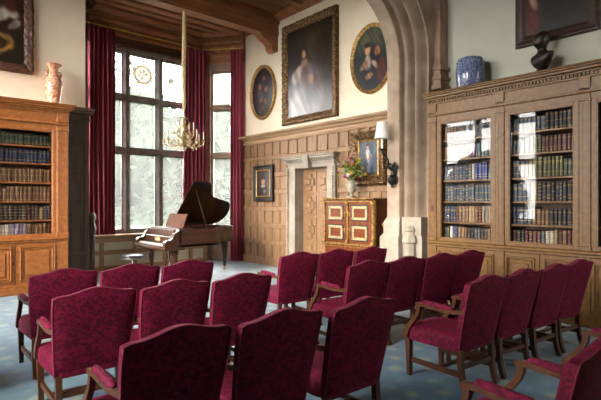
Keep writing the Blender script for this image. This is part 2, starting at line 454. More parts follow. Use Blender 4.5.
arch = struct(mb.build('wall_arch', M['stone'], smooth=True, angle=50), 'brown sandstone arch with moulded jamb', 'arch')
# moulded pier foot
mb = MB()
mb.box((6.38, 4.80, 0), (6.62, 5.19, .95)); mb.frustum((6.50, 4.995, .95), (.12, .195), (6.515, 4.985, 1.02), (.085, .165))
mb.box((6.43, 4.82, 1.02), (6.6, 5.15, 1.2)); mb.frustum((6.515, 4.985, 1.2), (.085, .165), (6.54, 4.975, 1.29), (.06, .135))
mb.box((6.50, 4.42, 0), (6.68, 4.80, 1.0)); mb.box((6.475, 4.42, 1.0), (6.68, 4.80, 1.30))
c8 = lambda r, z: [(6.475+r*math.cos(PI/8+PI/4*k), 4.63+r*math.sin(PI/8+PI/4*k), z) for k in range(8)]
mb.loft([c8(.10, 0), c8(.10, .86), c8(.135, .89), c8(.135, .94), c8(.10, 1.0), c8(.085, 1.06), c8(.105, 1.08), c8(.105, 1.11), c8(.06, 1.16)])
struct(mb.build('trim_pier_foot', M['stonepale'], smooth=True, angle=30), 'pale stone foot of the arch pier', 'pier foot')
# wall shaft on the near face of the arch above the bookcase
mb = MB()
mb.box((6.80, 4.28, 3.75), (7.02, 4.41, ZC))
for z0, z1, e in ((3.40, 3.47, .06), (3.47, 3.56, .03), (3.56, 3.62, .055), (3.62, 3.72, .015), (3.72, 3.79, .045)):
    mb.box((6.80-e, 4.28-e, z0), (7.04, 4.41, z1))
struct(mb.build('trim_wall_shaft', M['stone_dark']), 'brown stone wall shaft with a moulded base above the bookcase', 'wall shaft')

# ------------------------------------------------------------------ timber of the ceiling
def along(mb, p0, p1, prof, side=1):
    """extrude profile (distance from wall, z) along p0->p1, n to the right of travel (side=1)"""
    P0 = Vector((*p0, 0)); P1 = Vector((*p1, 0)); t = (P1-P0).normalized(); n = Vector((t.y, -t.x, 0))*side
    mb.loft([[ (P+n*d)+Vector((0, 0, z)) for d, z in prof] for P in (P0, P1)])
cprof = [(0,5.24),(.05,5.24),(.05,5.30),(.03,5.32),(.03,5.46),(.10,5.48),(.10,5.53),(.06,5.55),(.06,5.68),(.14,5.70),(.17,5.75),(.12,5.78),(.12,5.86),(.24,5.88),(.28,5.94),(.34,5.95),(.34,6.06),(0,6.06)]
mb = MB(); along(mb, (BX0-.1, YB), (BX1+.06, YB), cprof[:5]+[(0,5.46)]); struct(mb.build('trim_bay_frieze', M['darkoak']), 'dark timber frieze directly over the bay window', 'frieze')
mb = MB(); along(mb, (BX0-.1, YB), (BX1+.06, YB), [(0,5.46)]+cprof[4:]); struct(mb.build('trim_bay_cornice', M['beam']), 'dark moulded timber cornice over the bay window', 'cornice')
mb = MB(); along(mb, (BX1-.04, YB+.05), (XR+.02, 10.27), cprof); struct(mb.build('trim_canted_cornice', M['beam']), 'brown timber cornice over the canted window', 'cornice')
mb = MB(); along(mb, cl0, cl1, cprof); struct(mb.build('trim_left_cornice', M['darkoak']))
mb = MB()
for y, h, w in ((10.65, .10, .16), (10.25, .14, .22), (9.85, .10, .14), (9.45, .16, .26)):
    mb.box((2.85, y-w/2, ZC-h), (XR, y+w/2, ZC+.01), .015)
    mb.box((2.85, y-w/2-.05, ZC-h*.45), (XR, y+w/2+.05, ZC+.01))
struct(mb.build('trim_ceiling_ribs', M['beam']), 'moulded timber ceiling ribs in front of the bay', 'ceiling rib')
mb = MB(); along(mb, (XR, 10.28), (XR, 5.13), [(0,5.88),(.05,5.88),(.06,5.92),(.12,5.95),(.14,6.0),(.2,6.01),(.2,6.06),(0,6.06)])
struct(mb.build('trim_wall_plate', M['beam']), 'timber wall plate above the pictures', 'wall plate')
# main cross beam with its curved bracket
mb = MB()
mb.box((XL, 8.82, 5.52), (XR, 9.10, ZC)); mb.box((XL, 8.78, 5.80), (XR, 9.14, 5.88)); mb.box((XL, 8.80, 5.56), (XR, 9.12, 5.61))
bm_ = struct(mb.build('beam_main', M['beam']), 'big brown timber cross beam carrying the chandelier', 'beam')
mb = MB()
cv = [(XR, 5.16), (XR-.14, 5.14), (XR-.20, 5.20), (XR-.19, 5.27), (XR-.27, 5.34), (XR-.40, 5.40), (XR-.47, 5.46), (XR-.55, 5.52), (XR, 5.52)]
a = [mb.bm.verts.new((x, 8.84, z)) for x, z in cv]; b = [mb.bm.verts.new((x, 9.08, z)) for x, z in cv]
mb.face(a[::-1]); mb.face(b)
for i in range(len(cv)): mb.face([a[i], a[(i+1)%len(cv)], b[(i+1)%len(cv)], b[i]])
mb.build('bracket', M['beam'], bm_)
mb = MB()
for y in (6.9, 7.9, 5.9): mb.box((XL, y-.07, ZC-.12), (XR-.1, y+.07, ZC+.01), .015)
struct(mb.build('trim_ceiling_joists', M['beam']), 'timber ceiling joists between beam and arch', 'joist')

# ------------------------------------------------------------------ limed panelling of the right wall
def panelling(name, y0, y1, z0, z1, cols, rows, label):
    mb = MB(); F = 6.985
    mb.box((7.010, y0, z0), (XR+.002, y1, z1))
    w = .055; cw = (y1-y0)/cols; rh = (z1-z0)/rows
    for c in range(cols+1):
        y = y0+c*cw; mb.box((F, max(y0, y-w/2), z0), (7.03, min(y1, y+w/2), z1), .006)
    for r in range(rows+1):
        z = z0+r*rh; mb.box((F-.004, y0, max(z0, z-.05)), (7.03, y1, min(z1, z+.05)), .006)
    for r in range(rows):                            # weathered chamfer at each panel foot, raised inner bead
        for c in range(cols):
            ya, yb, z = y0+c*cw+w/2, y0+(c+1)*cw-w/2, z0+r*rh+.05
            q = [(F+.004, z), (7.025, z), (7.025, z+.04)]
            v0 = [mb.bm.verts.new((x, ya, zz)) for x, zz in q]; v1 = [mb.bm.verts.new((x, yb, zz)) for x, zz in q]
            mb.face(v0[::-1]); mb.face(v1)
            for i in range(3): mb.face([v0[i], v0[(i+1)%3], v1[(i+1)%3], v1[i]])
    return struct(mb.build(name, M['limed']), label, 'panelling')
panelling('trim_1', 8.43, 10.24, .14, 3.04, 6, 7, 'limed oak wall panelling around the black framed portrait')
panelling('trim_2', 5.13, 6.80, .14, 3.04, 6, 7, 'limed oak wall panelling behind the gilt mounted cabinet')
panelling('trim_3', 6.80, 8.43, 2.60, 3.04, 5, 1, 'limed oak panelling over the stone doorcase')
mb = MB()
along(mb, (XR, 10.28), (XR, 5.13), [(0,3.0),(.07,3.0),(.08,3.03),(.06,3.05),(.06,3.10),(.10,3.12),(.12,3.16),(.16,3.18),(.18,3.21),(.18,3.235),(0,3.235)])
struct(mb.build('trim_4', M['cornice']), 'limed oak cornice along the top of the panelling', 'cornice')
for nm, a, b in (('baseboard_right', 8.43, 10.26), ('baseboard_right_near', 5.2, 6.8)):
    mb = MB(); mb.box((6.96, a, 0), (XR, b, .14), .01); struct(mb.build(nm, M['limed']))
# stone doorcase
mb = MB()
def jamb(y0, y1, sgn):
    mb.box((6.955, y0, 0), (7.06, y1, DZ+.002))
    e = y0 if sgn < 0 else y1
    mb.box((6.935, e-.035, 0), (7.0, e+.035, DZ+.03), .012)
jamb(DY1, DY1+.26, 1); jamb(DY0-.22, DY0, -1)
for yy in (DY1+.235,):
    for k in range(34): mb.sphere((6.93, yy, .1+k*.066), .028, (1,1,1), 6, 4)
for k in range(34): mb.sphere((6.93, DY0-.20, .1+k*.066), .028, (1,1,1), 6, 4)
mb.box((6.955, DY0-.22, DZ), (7.06, DY1+.26, 2.44))
for z0, z1, e, pr in ((2.40, 2.44, .03, .12), (2.44, 2.50, .05, .15), (2.50, 2.545, .09, .2), (2.545, 2.58, .11, .23)):
    mb.box((XR-pr, DY0-.22-e, z0), (XR+.01, DY1+.26+e, z1), .008)
k_ = (DY0+DY1)/2+.02
mb.frustum((6.93, k_, 2.29), (.07, .06), (6.89, k_, 2.56), (.1, .10))
mb.sphere((6.85, k_, 2.53), .05, (1, 1.6, .8))
for k in range(22): mb.box((6.87, DY0-.26+k*.072, 2.45), (6.92, DY0-.26+k*.072+.04, 2.49))
struct(mb.build('trim_doorcase', M['stonepale'], smooth=True, angle=30), 'carved pale stone doorcase with a keystone', 'doorcase')
# door reveal and door
mb = MB(); mb.box((7.055, DY1-.006, 0), (7.26, DY1+.02, DZ)); mb.box((7.055, DY0-.02, 0), (7.26, DY0+.006, DZ)); mb.box((7.055, DY0, DZ-.006), (7.26, DY1, DZ+.02)); mb.box((7.34, DY0-.3, -.0), (7.4, DY1+.3, DZ+.3))
struct(mb.build('trim_door_reveal', M['stonepale']))
mb = MB(); mb.box((7.20, DY0+.008, .005), (7.25, DY1-.008, DZ-.008), .004)
door = struct(mb.build('door_1', M['doorwood']), 'pale oak door with raised geometric panels', 'door')
mb = MB()
dw = DY1-DY0
for r, (za, zb) in enumerate(((.12, .62), (.68, 1.20), (1.26, 1.70), (1.76, 2.24))):
    for c in range(2):
        ya, yb = DY0+.08+c*(dw/2-.03), DY0+dw/2-.03+c*(dw/2-.03)-.0
        mb.box((7.185, ya, za), (7.205, yb, zb), .006)
        cy, cz = (ya+yb)/2, (za+zb)/2
        mb.box((7.15, ya+.05, cz-.10), (7.19, yb-.05, cz+.10), .02)
        mb.box((7.155, cy-.08, za+.04), (7.19, cy+.08, zb-.04), .02)
        mb.box((7.125, cy-.06, cz-.07), (7.17, cy+.06, cz+.07), .02)
mb.build('raised_panels', M['doorwood'], door)
mb = MB(); mb.sphere((7.15, DY0+.07, 1.05), .03); mb.tube([(7.2, DY0+.07, 1.05), (7.15, DY0+.07, 1.05)], .012); mb.build('door_knob', M['brass'], door, True)

# dark panelling between the left bookcase and the bay
mb = MB()
mb.box((2.40, 9.36, 0), (2.86, 9.51, 3.2)); mb.box((2.40, 9.34, 0), (2.47, 9.40, 3.12)); mb.box((2.79, 9.34, 0), (2.87, 9.40, 3.12))
for z in (0, .55, 1.06, 1.58, 2.1, 2.62, 3.04): mb.box((2.40, 9.342, z), (2.87, 9.40, z+.1), .006)
for z0, z1, e in ((3.08, 3.12, .03), (3.12, 3.2, .02), (3.2, 3.26, .07), (3.26, 3.31, .10)): mb.box((2.40, 9.36-e, z0), (2.86+e, 9.51, z1))
struct(mb.build('trim_5', M['darkoak']), 'dark oak panelling between the honey bookcase and the bay', 'panelling')

# window seat in the bay
mb = MB()
mb.box((2.95, 10.86, 0), (6.25, 11.2, .74)); 
for x in (2.95, 3.55, 4.3, 5.05, 5.75, 6.17): mb.box((x, 10.825, 0), (x+.1, 10.88, .74), .006)
for z in (0, .36, .64): mb.box((2.95, 10.83, z), (6.25, 10.88, z+.1), .006)
mb.box((2.92, 10.78, .74), (6.3, 11.25, .80), .012)
mb.mi = 1
for x0, x1 in ((3.05, 3.55), (3.65, 4.3), (4.4, 5.05), (5.15, 5.75), (5.85, 6.17)):
    for z0, z1 in ((.1, .36), (.46, .64)): mb.box((x0, 10.85, z0), (x1, 10.87, z1))
struct(mb.build('trim_6', [M['seatwood'], M['cream_panel']]), 'panelled window seat running under the bay window', 'window seat')

# ------------------------------------------------------------------ curtains
def curtain(name, p0, p1, z0, z1, folds, label, amp=.085):
    P0 = Vector((*p0, 0)); P1 = Vector((*p1, 0)); t = (P1-P0).normalized(); n = Vector((t.y, -t.x, 0)); L = (P1-P0).length
    mb = MB(); N = folds*8; rows = []
    rr = random.Random(name+label); ph = [rr.uniform(-.6, .6) for _ in range(folds+2)]
    for j in range(9):
        f = j/8; z = z1+(z0-z1)*f; row = []
        for i in range(N+1):
            s = i/N; k = s*folds; w = ph[int(k)]*(1-k%1)+ph[int(k)+1]*(k%1)
            off = amp*(.75+.25*f)*math.sin(2*PI*k+w+.25*math.sin(3*f))+.015*math.sin(9*s+4*f)
            p = P0+t*(s*L+.012*math.sin(5*f+7*s)*f)+n*off; row.append((p.x, p.y, z))
        rows.append(row)
    fv = [[mb.bm.verts.new(p) for p in r] for r in rows]; bv = [[mb.bm.verts.new((Vector(p)-n*.012)) for p in r] for r in rows]
    for g in (fv, bv):
        for a, b in zip(g, g[1:]):
            for i in range(N): mb.face([a[i], a[i+1], b[i+1], b[i]])
    for i in range(N): mb.face([fv[0][i], fv[0][i+1], bv[0][i+1], bv[0][i]]); mb.face([fv[-1][i], fv[-1][i+1], bv[-1][i+1], bv[-1][i]])
    for a, b in zip(range(8), range(1, 9)):
        mb.face([fv[a][0], fv[b][0], bv[b][0], bv[a][0]]); mb.face([fv[a][-1], fv[b][-1], bv[b][-1], bv[a][-1]])
    return tag(mb.build(name, M['curtain'], smooth=True, angle=80), label, 'curtain', 'crimson bay curtains')
curtain('curtain', (3.34, 10.98), (3.94, 10.98), .805, 5.52, 6, 'long crimson curtain at the left side of the bay window')
curtain('curtain', (5.66, 10.98), (6.26, 10.92), .805, 5.52, 6, 'crimson curtain behind the chandelier between the two bay windows')
curtain('curtain', (6.735, 10.45), (6.95, 10.175), .012, 5.52, 4, 'floor length crimson curtain at the right end of the bay', .04)
mb = MB(); mb.tube([(2.92, 10.42, 5.56), (3.27, 11.0, 5.56), (6.26, 11.0, 5.56), (6.95, 10.2, 5.56)], .016, 8)
for p in ((2.92, 10.42), (6.95, 10.2)): mb.sphere((p[0], p[1], 5.56), .035)
rail = tag(mb.build('curtain_rail', M['brass'], smooth=True), 'thin brass curtain rail following the bay', 'curtain rail')

# ------------------------------------------------------------------ bookcases
def bookcase(mtx, x0, x1, bays, wm, inm, label, depth=.55, ndoor=2, seen=None):
    """built in a wall frame: x right, y up, z out.  bays: list of openings (xa, xb)"""
    root = empty('bookcase', label=label, cat='bookcase', mtx=mtx)
    D = depth; B = 1.0-.005
    c = MB()
    c.box((x0, 0, 0), (x1, 3.0, .03))                                         # back
    for a, b in zip([x0]+[q[1] for q in bays], [q[0] for q in bays]+[x1]):    # uprights
        c.box((a, .9, .03), (b, 2.95, D-.03))
    c.box((x0, 0, .03), (x1, .99, D-.02)); c.box((x0, 2.78, .03), (x1, 3.02, D-.02))
    c.build('carcass', inm, root)
    f = MB()                                                                   # plinth, ledge, frieze
    f.box((x0-.0, 0, D-.05), (x1, .13, D+.035), .01)
    f.box((x0, .13, D-.03), (x1, .165, D+.02), .008)
    f.build('plinth', wm, root); f = MB()
    f.box((x0, .86, D-.05), (x1, .90, D+.02), .008); f.box((x0, .90, D-.05), (x1, .945, D+.05), .012)
    f.build('ledge', wm, root); f = MB()
    f.box((x0, 2.82, D-.03), (x1, 2.9, D+.0)); f.box((x0, 2.9, D-.05), (x1, 2.935, D+.035), .008)
    f.box((x0, 2.935, D-.05), (x1, 2.96, D+.02)); f.box((x0, 2.96, D-.05), (x1, 3.1, D-.0))
    f.build('frieze', wm, root)
    k = MB()
    e = .0
    for y0, y1, pr in ((3.09, 3.12, .02), (3.155, 3.18, .05), (3.18, 3.215, .09), (3.215, 3.24, .115), (3.24, 3.26, .135)):
        k.box((x0-pr*.25, y0, 0.0), (x1+pr*.8, y1, D+pr), .006)
    k.box((x0, 3.12, 0), (x1, 3.155, D+.012))
    n = int((x1-x0)/.045)
    for i in range(n):
        xx = x0+(i+.25)*(x1-x0)/n; k.box((xx, 3.12, D), (xx+.026, 3.153, D+.04))
    k.build('cornice', wm, root)
    edges = [(x0, bays[0][0])]+[(p[1], q[0]) for p, q in zip(bays, bays[1:])]+[(bays[-1][1], x1)]
    for a, b in edges:                                                         # pilasters with carved strips
        pz = MB(); m_ = .065
        a_, b_ = (a+m_ if a > x0 else a), (b-m_ if b < x1 else b)
        pz.box((a_, .945, D-.03), (b_, 2.9, D+.012), .006)
        pz.box((a_-.012, 2.80, D-.02), (b_+.012, 2.83, D+.03), .006); pz.box((a_-.012, .945, D-.02), (b_+.012, 1.0, D+.03), .006)
        pz.box((a_, 2.935, D-.03), (b_, 3.1, D+.02), .006); pz.box((a_, .165, D-.03), (b_, .87, D+.012), .006)
        for yy in [1.05+i*.05 for i in range(35)]:
            pz.box((a_+.025, yy, D+.008), (a_+.045, yy+.03, D+.02)); pz.box((b_-.045, yy, D+.008), (b_-.025, yy+.03, D+.02))
        pz.build('pilaster', wm, root)
    ys = [.995, 1.245, 1.565, 1.89, 2.22, 2.52]
    for (a, b) in bays:
        for y in ys[1:]:
            s = MB(); s.box((a-.03, y-.028, .03), (b+.03, y, D-.07), .003); s.build('shelf', wm, root)
        d = MB(); m_ = .062                                                    # glazed door
        for q in ((a-m_, a, .945, 2.82), (b, b+m_, .945, 2.82), (a, b, .945, .995), (a, b, 2.775, 2.82)):
            d.box((q[0], q[2], D-.03), (q[1], q[3], D+.004), .004)
        do = d.build('glazed_door', wm, root)
        d = MB()
        for q in ((a, a+.012, .995, 2.775), (b-.012, b, .995, 2.775), (a, b, .995, 1.007), (a, b, 2.763, 2.775)):
            d.box((q[0], q[2], D-.018), (q[1], q[3], D-.002))
        d.build('glazing_bead', wm, do)
        d = MB(); d.box((a, .995, D-.024), (b, 2.775, D-.02)); d.build('glass_pane', M['bookglass'], do)
        a2, b2 = a-.1, b+.1; w = (b2-a2)/ndoor                                  # panelled doors below
        for i in range(ndoor):
            p, q = a2+i*w+.004, a2+(i+1)*w-.004
            d = MB(); d.box((p, .17, D-.03), (q, .855, D-.002), .004); dd = d.build('cupboard_door', wm, root)
            d = MB()
            i0 = .055
            for q0, hh, wd in ((i0, .022, .022), (i0+.035, .012, .02)):
                X0, X1, Y0, Y1 = p+q0, q-q0, .17+q0, .855-q0
                d.box((X0, Y0, D-.01), (X1, Y0+wd, D+hh), .006); d.box((X0, Y1-wd, D-.01), (X1, Y1, D+hh), .006)
                d.box((X0, Y0, D-.01), (X0+wd, Y1, D+hh), .006); d.box((X1-wd, Y0, D-.01), (X1, Y1, D+hh), .006)
            q0 = i0+.085; d.box((p+q0, .17+q0, D-.01), (q-q0, .855-q0, D+.012), .01)
            d.build('raised_panel', wm, dd)
        d = MB(); xm = (a2+b2)/2-.03; d.box((xm-.008, .5, D-.004), (xm+.008, .54, D+.004)); d.build('keyhole_plate', M['iron'], root)
    return root

EXTRA = .0
mR = frame_mtx((XR, 4.35, 0), '-X')
mR_y = lambda y: 4.35-y
bayR = [(mR_y(4.08), mR_y(3.256)), (mR_y(3.0), mR_y(2.18)), (mR_y(1.92), mR_y(1.10)), (mR_y(.84), mR_y(.02))]
bR = bookcase(mR, .05, mR_y(-.24), bayR, M['oak'], M['oakin'], 'long glazed oak bookcase along the right wall under the bronze bust')
mL = frame_mtx((0, YW, 0), '-Y')
bayL = [(-.33, .79), (1.04, 2.16)]
bL = bookcase(mL, -.58, 2.41, bayL, M['honey'], M['honeyin'], 'honey oak bookcase against the far left wall', .5)

# books ------------------------------------------------------------
def book_mesh(bands):
    """unit book: x thickness 0..1, y height 0..1, z depth 0..1 with a rounded spine at z=1"""
    mb = MB(); pl = [(0, 0), (1, 0), (1, .93), (.85, .985), (.5, 1.0), (.15, .985), (0, .93)]
    ys = [0]+[x for b in bands for x in (b-.013, b+.013)]+[1]
    rings = [[(x, y, z) for x, z in pl] for y in ys]
    vr = [[mb.bm.verts.new(p) for p in r] for r in rings]; n = len(pl)
    for j, (a, b) in enumerate(zip(vr, vr[1:])):
        for i in range(n):
            mb.mi = 1 if (j % 2 == 1 and i in (2, 3, 4, 5)) else 0
            mb.face([a[i], a[(i+1)%n], b[(i+1)%n], b[i]])
    mb.mi = 0; mb.face(vr[0][::-1]); mb.face(vr[-1])
    o = mb.build('book', [M['leather'], M['gilded']]); me = o.data; bpy.data.objects.remove(o); return me
BM = [book_mesh(b) for b in ([.12, .32, .52, .72, .9], [.2, .8], [.15, .3, .82], [.1, .5, .9], [.25, .7, .78])]
BC = {}
def cover(name, rgb):
    if name not in BC: BC[name] = mat('cover_'+name.replace(' ', '_'), rgb, .5, tuple(int(v*.72) for v in rgb), 18, (1, .3, 1))
    return BC[name]
PAL = {'black': (46, 42, 42), 'dark green': (58, 76, 62), 'navy': (46, 56, 78), 'blue': (58, 76, 108), 'bright blue': (52, 68, 140), 'brown': (128, 92, 64),
       'tan': (168, 134, 94), 'maroon': (88, 34, 38), 'cream': (214, 202, 178), 'grey': (122, 120, 116), 'lavender': (170, 152, 170), 'olive': (94, 92, 60),
       'slate': (74, 86, 98), 'crimson': (140, 36, 44), 'purple': (84, 52, 110), 'teal': (60, 98, 110)}
ORD = ['first', 'second', 'third', 'fourth', 'fifth', 'sixth', 'seventh', 'eighth', 'ninth', 'tenth', 'eleventh', 'twelfth', 'thirteenth', 'fourteenth', 'fifteenth', 'sixteenth', 'seventeenth', 'eighteenth']
SH = ['top', 'second', 'third', 'fourth', 'fifth', 'bottom']
def fill(mtx, a, b, depth, y, ymax, spec, n, place, group, rr, first=None, skip=0):
    """spec: list of (colour, share) from left to right"""
    ws = [rr.uniform(.8, 1.2) for _ in range(n)]; tot = sum(ws); x = a+.004; W = b-a-.008
    seq = []
    for c, sh in spec: seq += [c]*max(1, round(sh*n))
    seq = (seq+[spec[-1][0]]*n)[:n]
    hb = rr.uniform(.72, .86)
    for i in range(n):
        w = W*ws[i]/tot; c = seq[i]
        if isinstance(c, tuple): c = rr.choice(c)
        same = i and seq[i] == seq[i-1]
        hh = (ymax-y)*(hb if same else rr.uniform(.70, .88)); 
        if not same: hb = hh/(ymax-y)
        dz = rr.uniform(.0, .02)
        if i < skip: x += w; continue
        o = bpy.data.objects.new('book', BM[(hash_(place)+ (0 if not isinstance(seq[i], tuple) else i)) % len(BM)]); COL.objects.link(o)
        o.matrix_world = mtx @ Matrix.Translation((x+.0008, y+.001, .10)) @ Matrix.Diagonal((w-.0016, hh, depth-.10-.09-dz, 1))
        o.material_slots[0].link = 'OBJECT'; o.material_slots[0].material = cover(c, PAL[c])
        o.material_slots[1].link = 'OBJECT'; o.material_slots[1].material = M['gilded'] if c not in ('cream', 'lavender', 'grey') else cover('brown', PAL['brown'])
        tag(o, '%s book, %s from left, %s' % (c, ORD[i], place), 'book', group)
        x += w
def hash_(s): return sum(ord(ch)*(i+1) for i, ch in enumerate(s))
ylev = [2.52, 2.22, 1.89, 1.565, 1.245, .995]; ytop = [2.775, 2.49, 2.19, 1.86, 1.535, 1.215]
rr = random.Random(11)
MIXL = ('slate', 'grey', 'teal', 'navy', 'brown', 'cream')
S1 = [[(('brown', 'tan', 'grey'), .3), (('blue', 'navy', 'cream', 'slate'), .35), (('slate', 'grey', 'teal'), .35)],
      [('tan', .5), ('purple', .06), ('maroon', .06), (('teal', 'grey', 'slate'), .38)],
      [(('blue', 'navy', 'slate'), .55), ('cream', .06), ('bright blue', .25), ('slate', .14)],
      [(('navy', 'slate'), .6), ('slate', .4)],
      [('navy', .22), (('brown', 'tan', 'maroon'), .5), (('grey', 'tan'), .28)],
      [('dark green', .1), ('cream', .06), (('brown', 'bright blue', 'blue'), .25), (('black', 'brown', 'slate'), .6)]]
S2 = [[('slate', .55), ('black', .45)],
      [('slate', .3), ('olive', .2), ('maroon', .5)],
      [('slate', .25), ('olive', .5), ('dark green', .25)],
      [('slate', .3), ('tan', .1), (('black', 'navy'), .6)],
      [('navy', .35), ('brown', .25), ('black', .4)],
      [(('black', 'slate', 'maroon'), .55), ('cream', .15), (('tan', 'maroon', 'brown'), .3)]]
S3 = [[('black', 1)], [('black', 1)], [('purple', .5), ('navy', .5)], [('dark green', 1)], [('cream', .4), ('brown', .6)], [('navy', 1)]]
for bi, (S, nm, n) in enumerate(((S1, 'first bay', 16), (S2, 'second bay', 15), (S3, 'third bay', 13))):
    a, b = bayR[bi]
    for r in range(6):
        if bi < 2: fill(mR, a, b, .55, ylev[r], ytop[r], S[r], n, '%s shelf, %s of the right bookcase' % (SH[r], nm), 'books in the right bookcase', rr)
        else: fill(mR, a, a+.26, .55, ylev[r], ytop[r], S[r], 4, '%s shelf, %s of the right bookcase' % (SH[r], nm), 'books in the right bookcase', rr)
SL = [[('dark green', 1)], [('navy', 1)], [('brown', 1)], [('maroon', .34), ('tan', .06), ('brown', .6)], [('black', .68), (('brown', 'maroon'), .1), ('black', .06), ('tan', .06), ('navy', .1)],
      [('cream', .46), ('lavender', .2), ('brown', .34)]]
a, b = bayL[1]
for r in range(6): fill(mL, a, b, .5, ylev[r], ytop[r], SL[r], 18, '%s shelf of the left bookcase' % SH[r], 'books in the left bookcase', rr, skip=5)

# small switch plate on the right bookcase
mb = MB(); mb.box((.098, 1.40, .5635), (.157, 1.49, .578), .004); mb.box((.115, 1.43, .578), (.14, 1.46, .588), .003)
tag(mb.build('switch_plate', M['plate'], mtx=mR), 'small dark red switch plate on the bookcase end pilaster', 'switch')

# ------------------------------------------------------------------ pictures
def mix(a, b, f): return tuple(x+(y-x)*f for x, y in zip(a, b))
def paint_fn(base, blobs, seed):
    """blobs: (cx, cy, rx, ry, rot, rgb, soft) in 0..1 picture coordinates"""
    rr = random.Random(seed); ph = [(rr.uniform(2, 9), rr.uniform(2, 9), rr.uniform(0, 6)) for _ in range(6)]
    def f(s, t):
        n = sum(math.sin(a*s*2+b*t*2+c) for a, b, c in ph)/6
        col = mix(base[0], base[1], min(1, max(0, t*.7+.15+.35*n)))
        for cx, cy, rx, ry, rot, rgb, soft in blobs:
            dx, dy = s-cx, t-cy; ca, sa = math.cos(rot), math.sin(rot)
            d = math.hypot((dx*ca+dy*sa)/rx, (-dx*sa+dy*ca)/ry)+.10*n+.05*math.sin(40*s+13*t)
            w = min(1, max(0, (1-d)/soft+.5))
            if w > 0: col = mix(col, mix(rgb, tuple(v*.72 for v in rgb), .5+.5*math.sin(31*s+17*t+9*n)), w)
        return col
    return f
def canvas(w, h, fn, parent, z, oval=False, nx=56, ny=72):
    bm = bmesh.new(); me = bpy.data.meshes.new('painted_canvas'); cols = []
    vs = []
    for j in range(ny+1):
        for i in range(nx+1):
            s, t = i/nx, j/ny; x, y = (s-.5)*2, (t-.5)*2
            px, py = (x*math.sqrt(max(0, 1-y*y/2)), y*math.sqrt(max(0, 1-x*x/2))) if oval else (x, y)
            vs.append(bm.verts.new((px*w/2, py*h/2, z))); cols.append(lin(fn(px/2+.5, py/2+.5)))
    for j in range(ny):
        for i in range(nx):
            a = j*(nx+1)+i; bm.faces.new([vs[a], vs[a+1], vs[a+nx+2], vs[a+nx+1]])
    # give the canvas a back so that it is a board and not a sheet
    rim = [vs[i] for i in range(nx+1)]+[vs[j*(nx+1)+nx] for j in range(1, ny+1)]+[vs[ny*(nx+1)+i] for i in range(nx-1, -1, -1)]+[vs[j*(nx+1)] for j in range(ny-1, 0, -1)]
    low = [bm.verts.new((v.co.x, v.co.y, z-.015)) for v in rim]; m = len(rim)
    for i in range(m): bm.faces.new([rim[(i+1)%m], rim[i], low[i], low[(i+1)%m]])
    bm.faces.new(low[::-1]); cols += [(.03, .02, .015)]*m
    bm.to_mesh(me); bm.free()
    at = me.color_attributes.new('Col', 'FLOAT_COLOR', 'POINT')
    for i, c in enumerate(cols): at.data[i].color = (*c, 1)
    me.materials.append(M['paint'])
    o = bpy.data.objects.new('painted_canvas', me); COL.objects.link(o); o.parent = parent; return o
def moulding(w, h, prof, m, parent, oval=False, carve=0, seed=1, name='frame'):
    """prof: (outward offset from the sight edge, height); loops skinned around; carve roughens the height"""
    mb = MB(); rr = random.Random(seed)
    if oval: base = [(math.cos(2*PI*i/64), math.sin(2*PI*i/64)) for i in range(64)]
    else:
        nw, nh = max(4, int(w/.035)), max(4, int(h/.035)); base = []
        for i in range(nw): base.append((-1+2*i/nw, -1))
        for i in range(nh): base.append((1, -1+2*i/nh))
        for i in range(nw): base.append((1-2*i/nw, 1))
        for i in range(nh): base.append((-1, 1-2*i/nh))
    loops = []
    for k, (o, z) in enumerate(prof):
        lp = []
        for i, (x, y) in enumerate(base):
            inner = 0 < k < len(prof)-1
            dz = carve*(rr.uniform(-1, 1)*.5+.5*math.sin(i*2.1+k)) if inner else 0
            do = carve*.5*math.sin(i*1.3+2*k) if (carve and inner) else 0
            lp.append((x*(w/2+o+do), y*(h/2+o+do), z+dz))
        loops.append(lp)
    vr = [[mb.bm.verts.new(p) for p in l] for l in loops]; n = len(base)
    for a, b in zip(vr, vr[1:]):
        for i in range(n): mb.face([a[i], a[(i+1)%n], b[(i+1)%n], b[i]])
    for i in range(n): mb.face([vr[-1][i], vr[-1][(i+1)%n], vr[0][(i+1)%n], vr[0][i]])
    return mb.build(name, m, parent, smooth=True, angle=35 if not carve else 60)
def picture(origin, facing, W, H, fw, fn, fmat, label, oval=False, carve=0, seed=1, slip=None, cat='painting', deep=.07):
    root = empty('framed_painting', mtx=frame_mtx(origin, facing), label=label, cat=cat)
    w, h = W-2*fw, H-2*fw
    canvas(w+.02, h+.02, fn, root, .028, oval)
    moulding(w, h, [(0, .005), (0, .035), (fw*.12, .038), (fw*.22, .05), (fw*.45, deep*.75), (fw*.65, deep*.85), (fw*.8, deep), (fw*.93, deep*.9), (fw, deep*.6), (fw, .005)], fmat, root, oval, carve, seed)
    if slip: moulding(w-.0, h-.0, [(-.03, .029), (-.03, .036), (-.015, .045), (.002, .04), (.002, .03)], slip, root, oval, 0, seed, 'gilt_slip')
    return root
skin, skin2 = (206, 158, 120), (170, 116, 84)
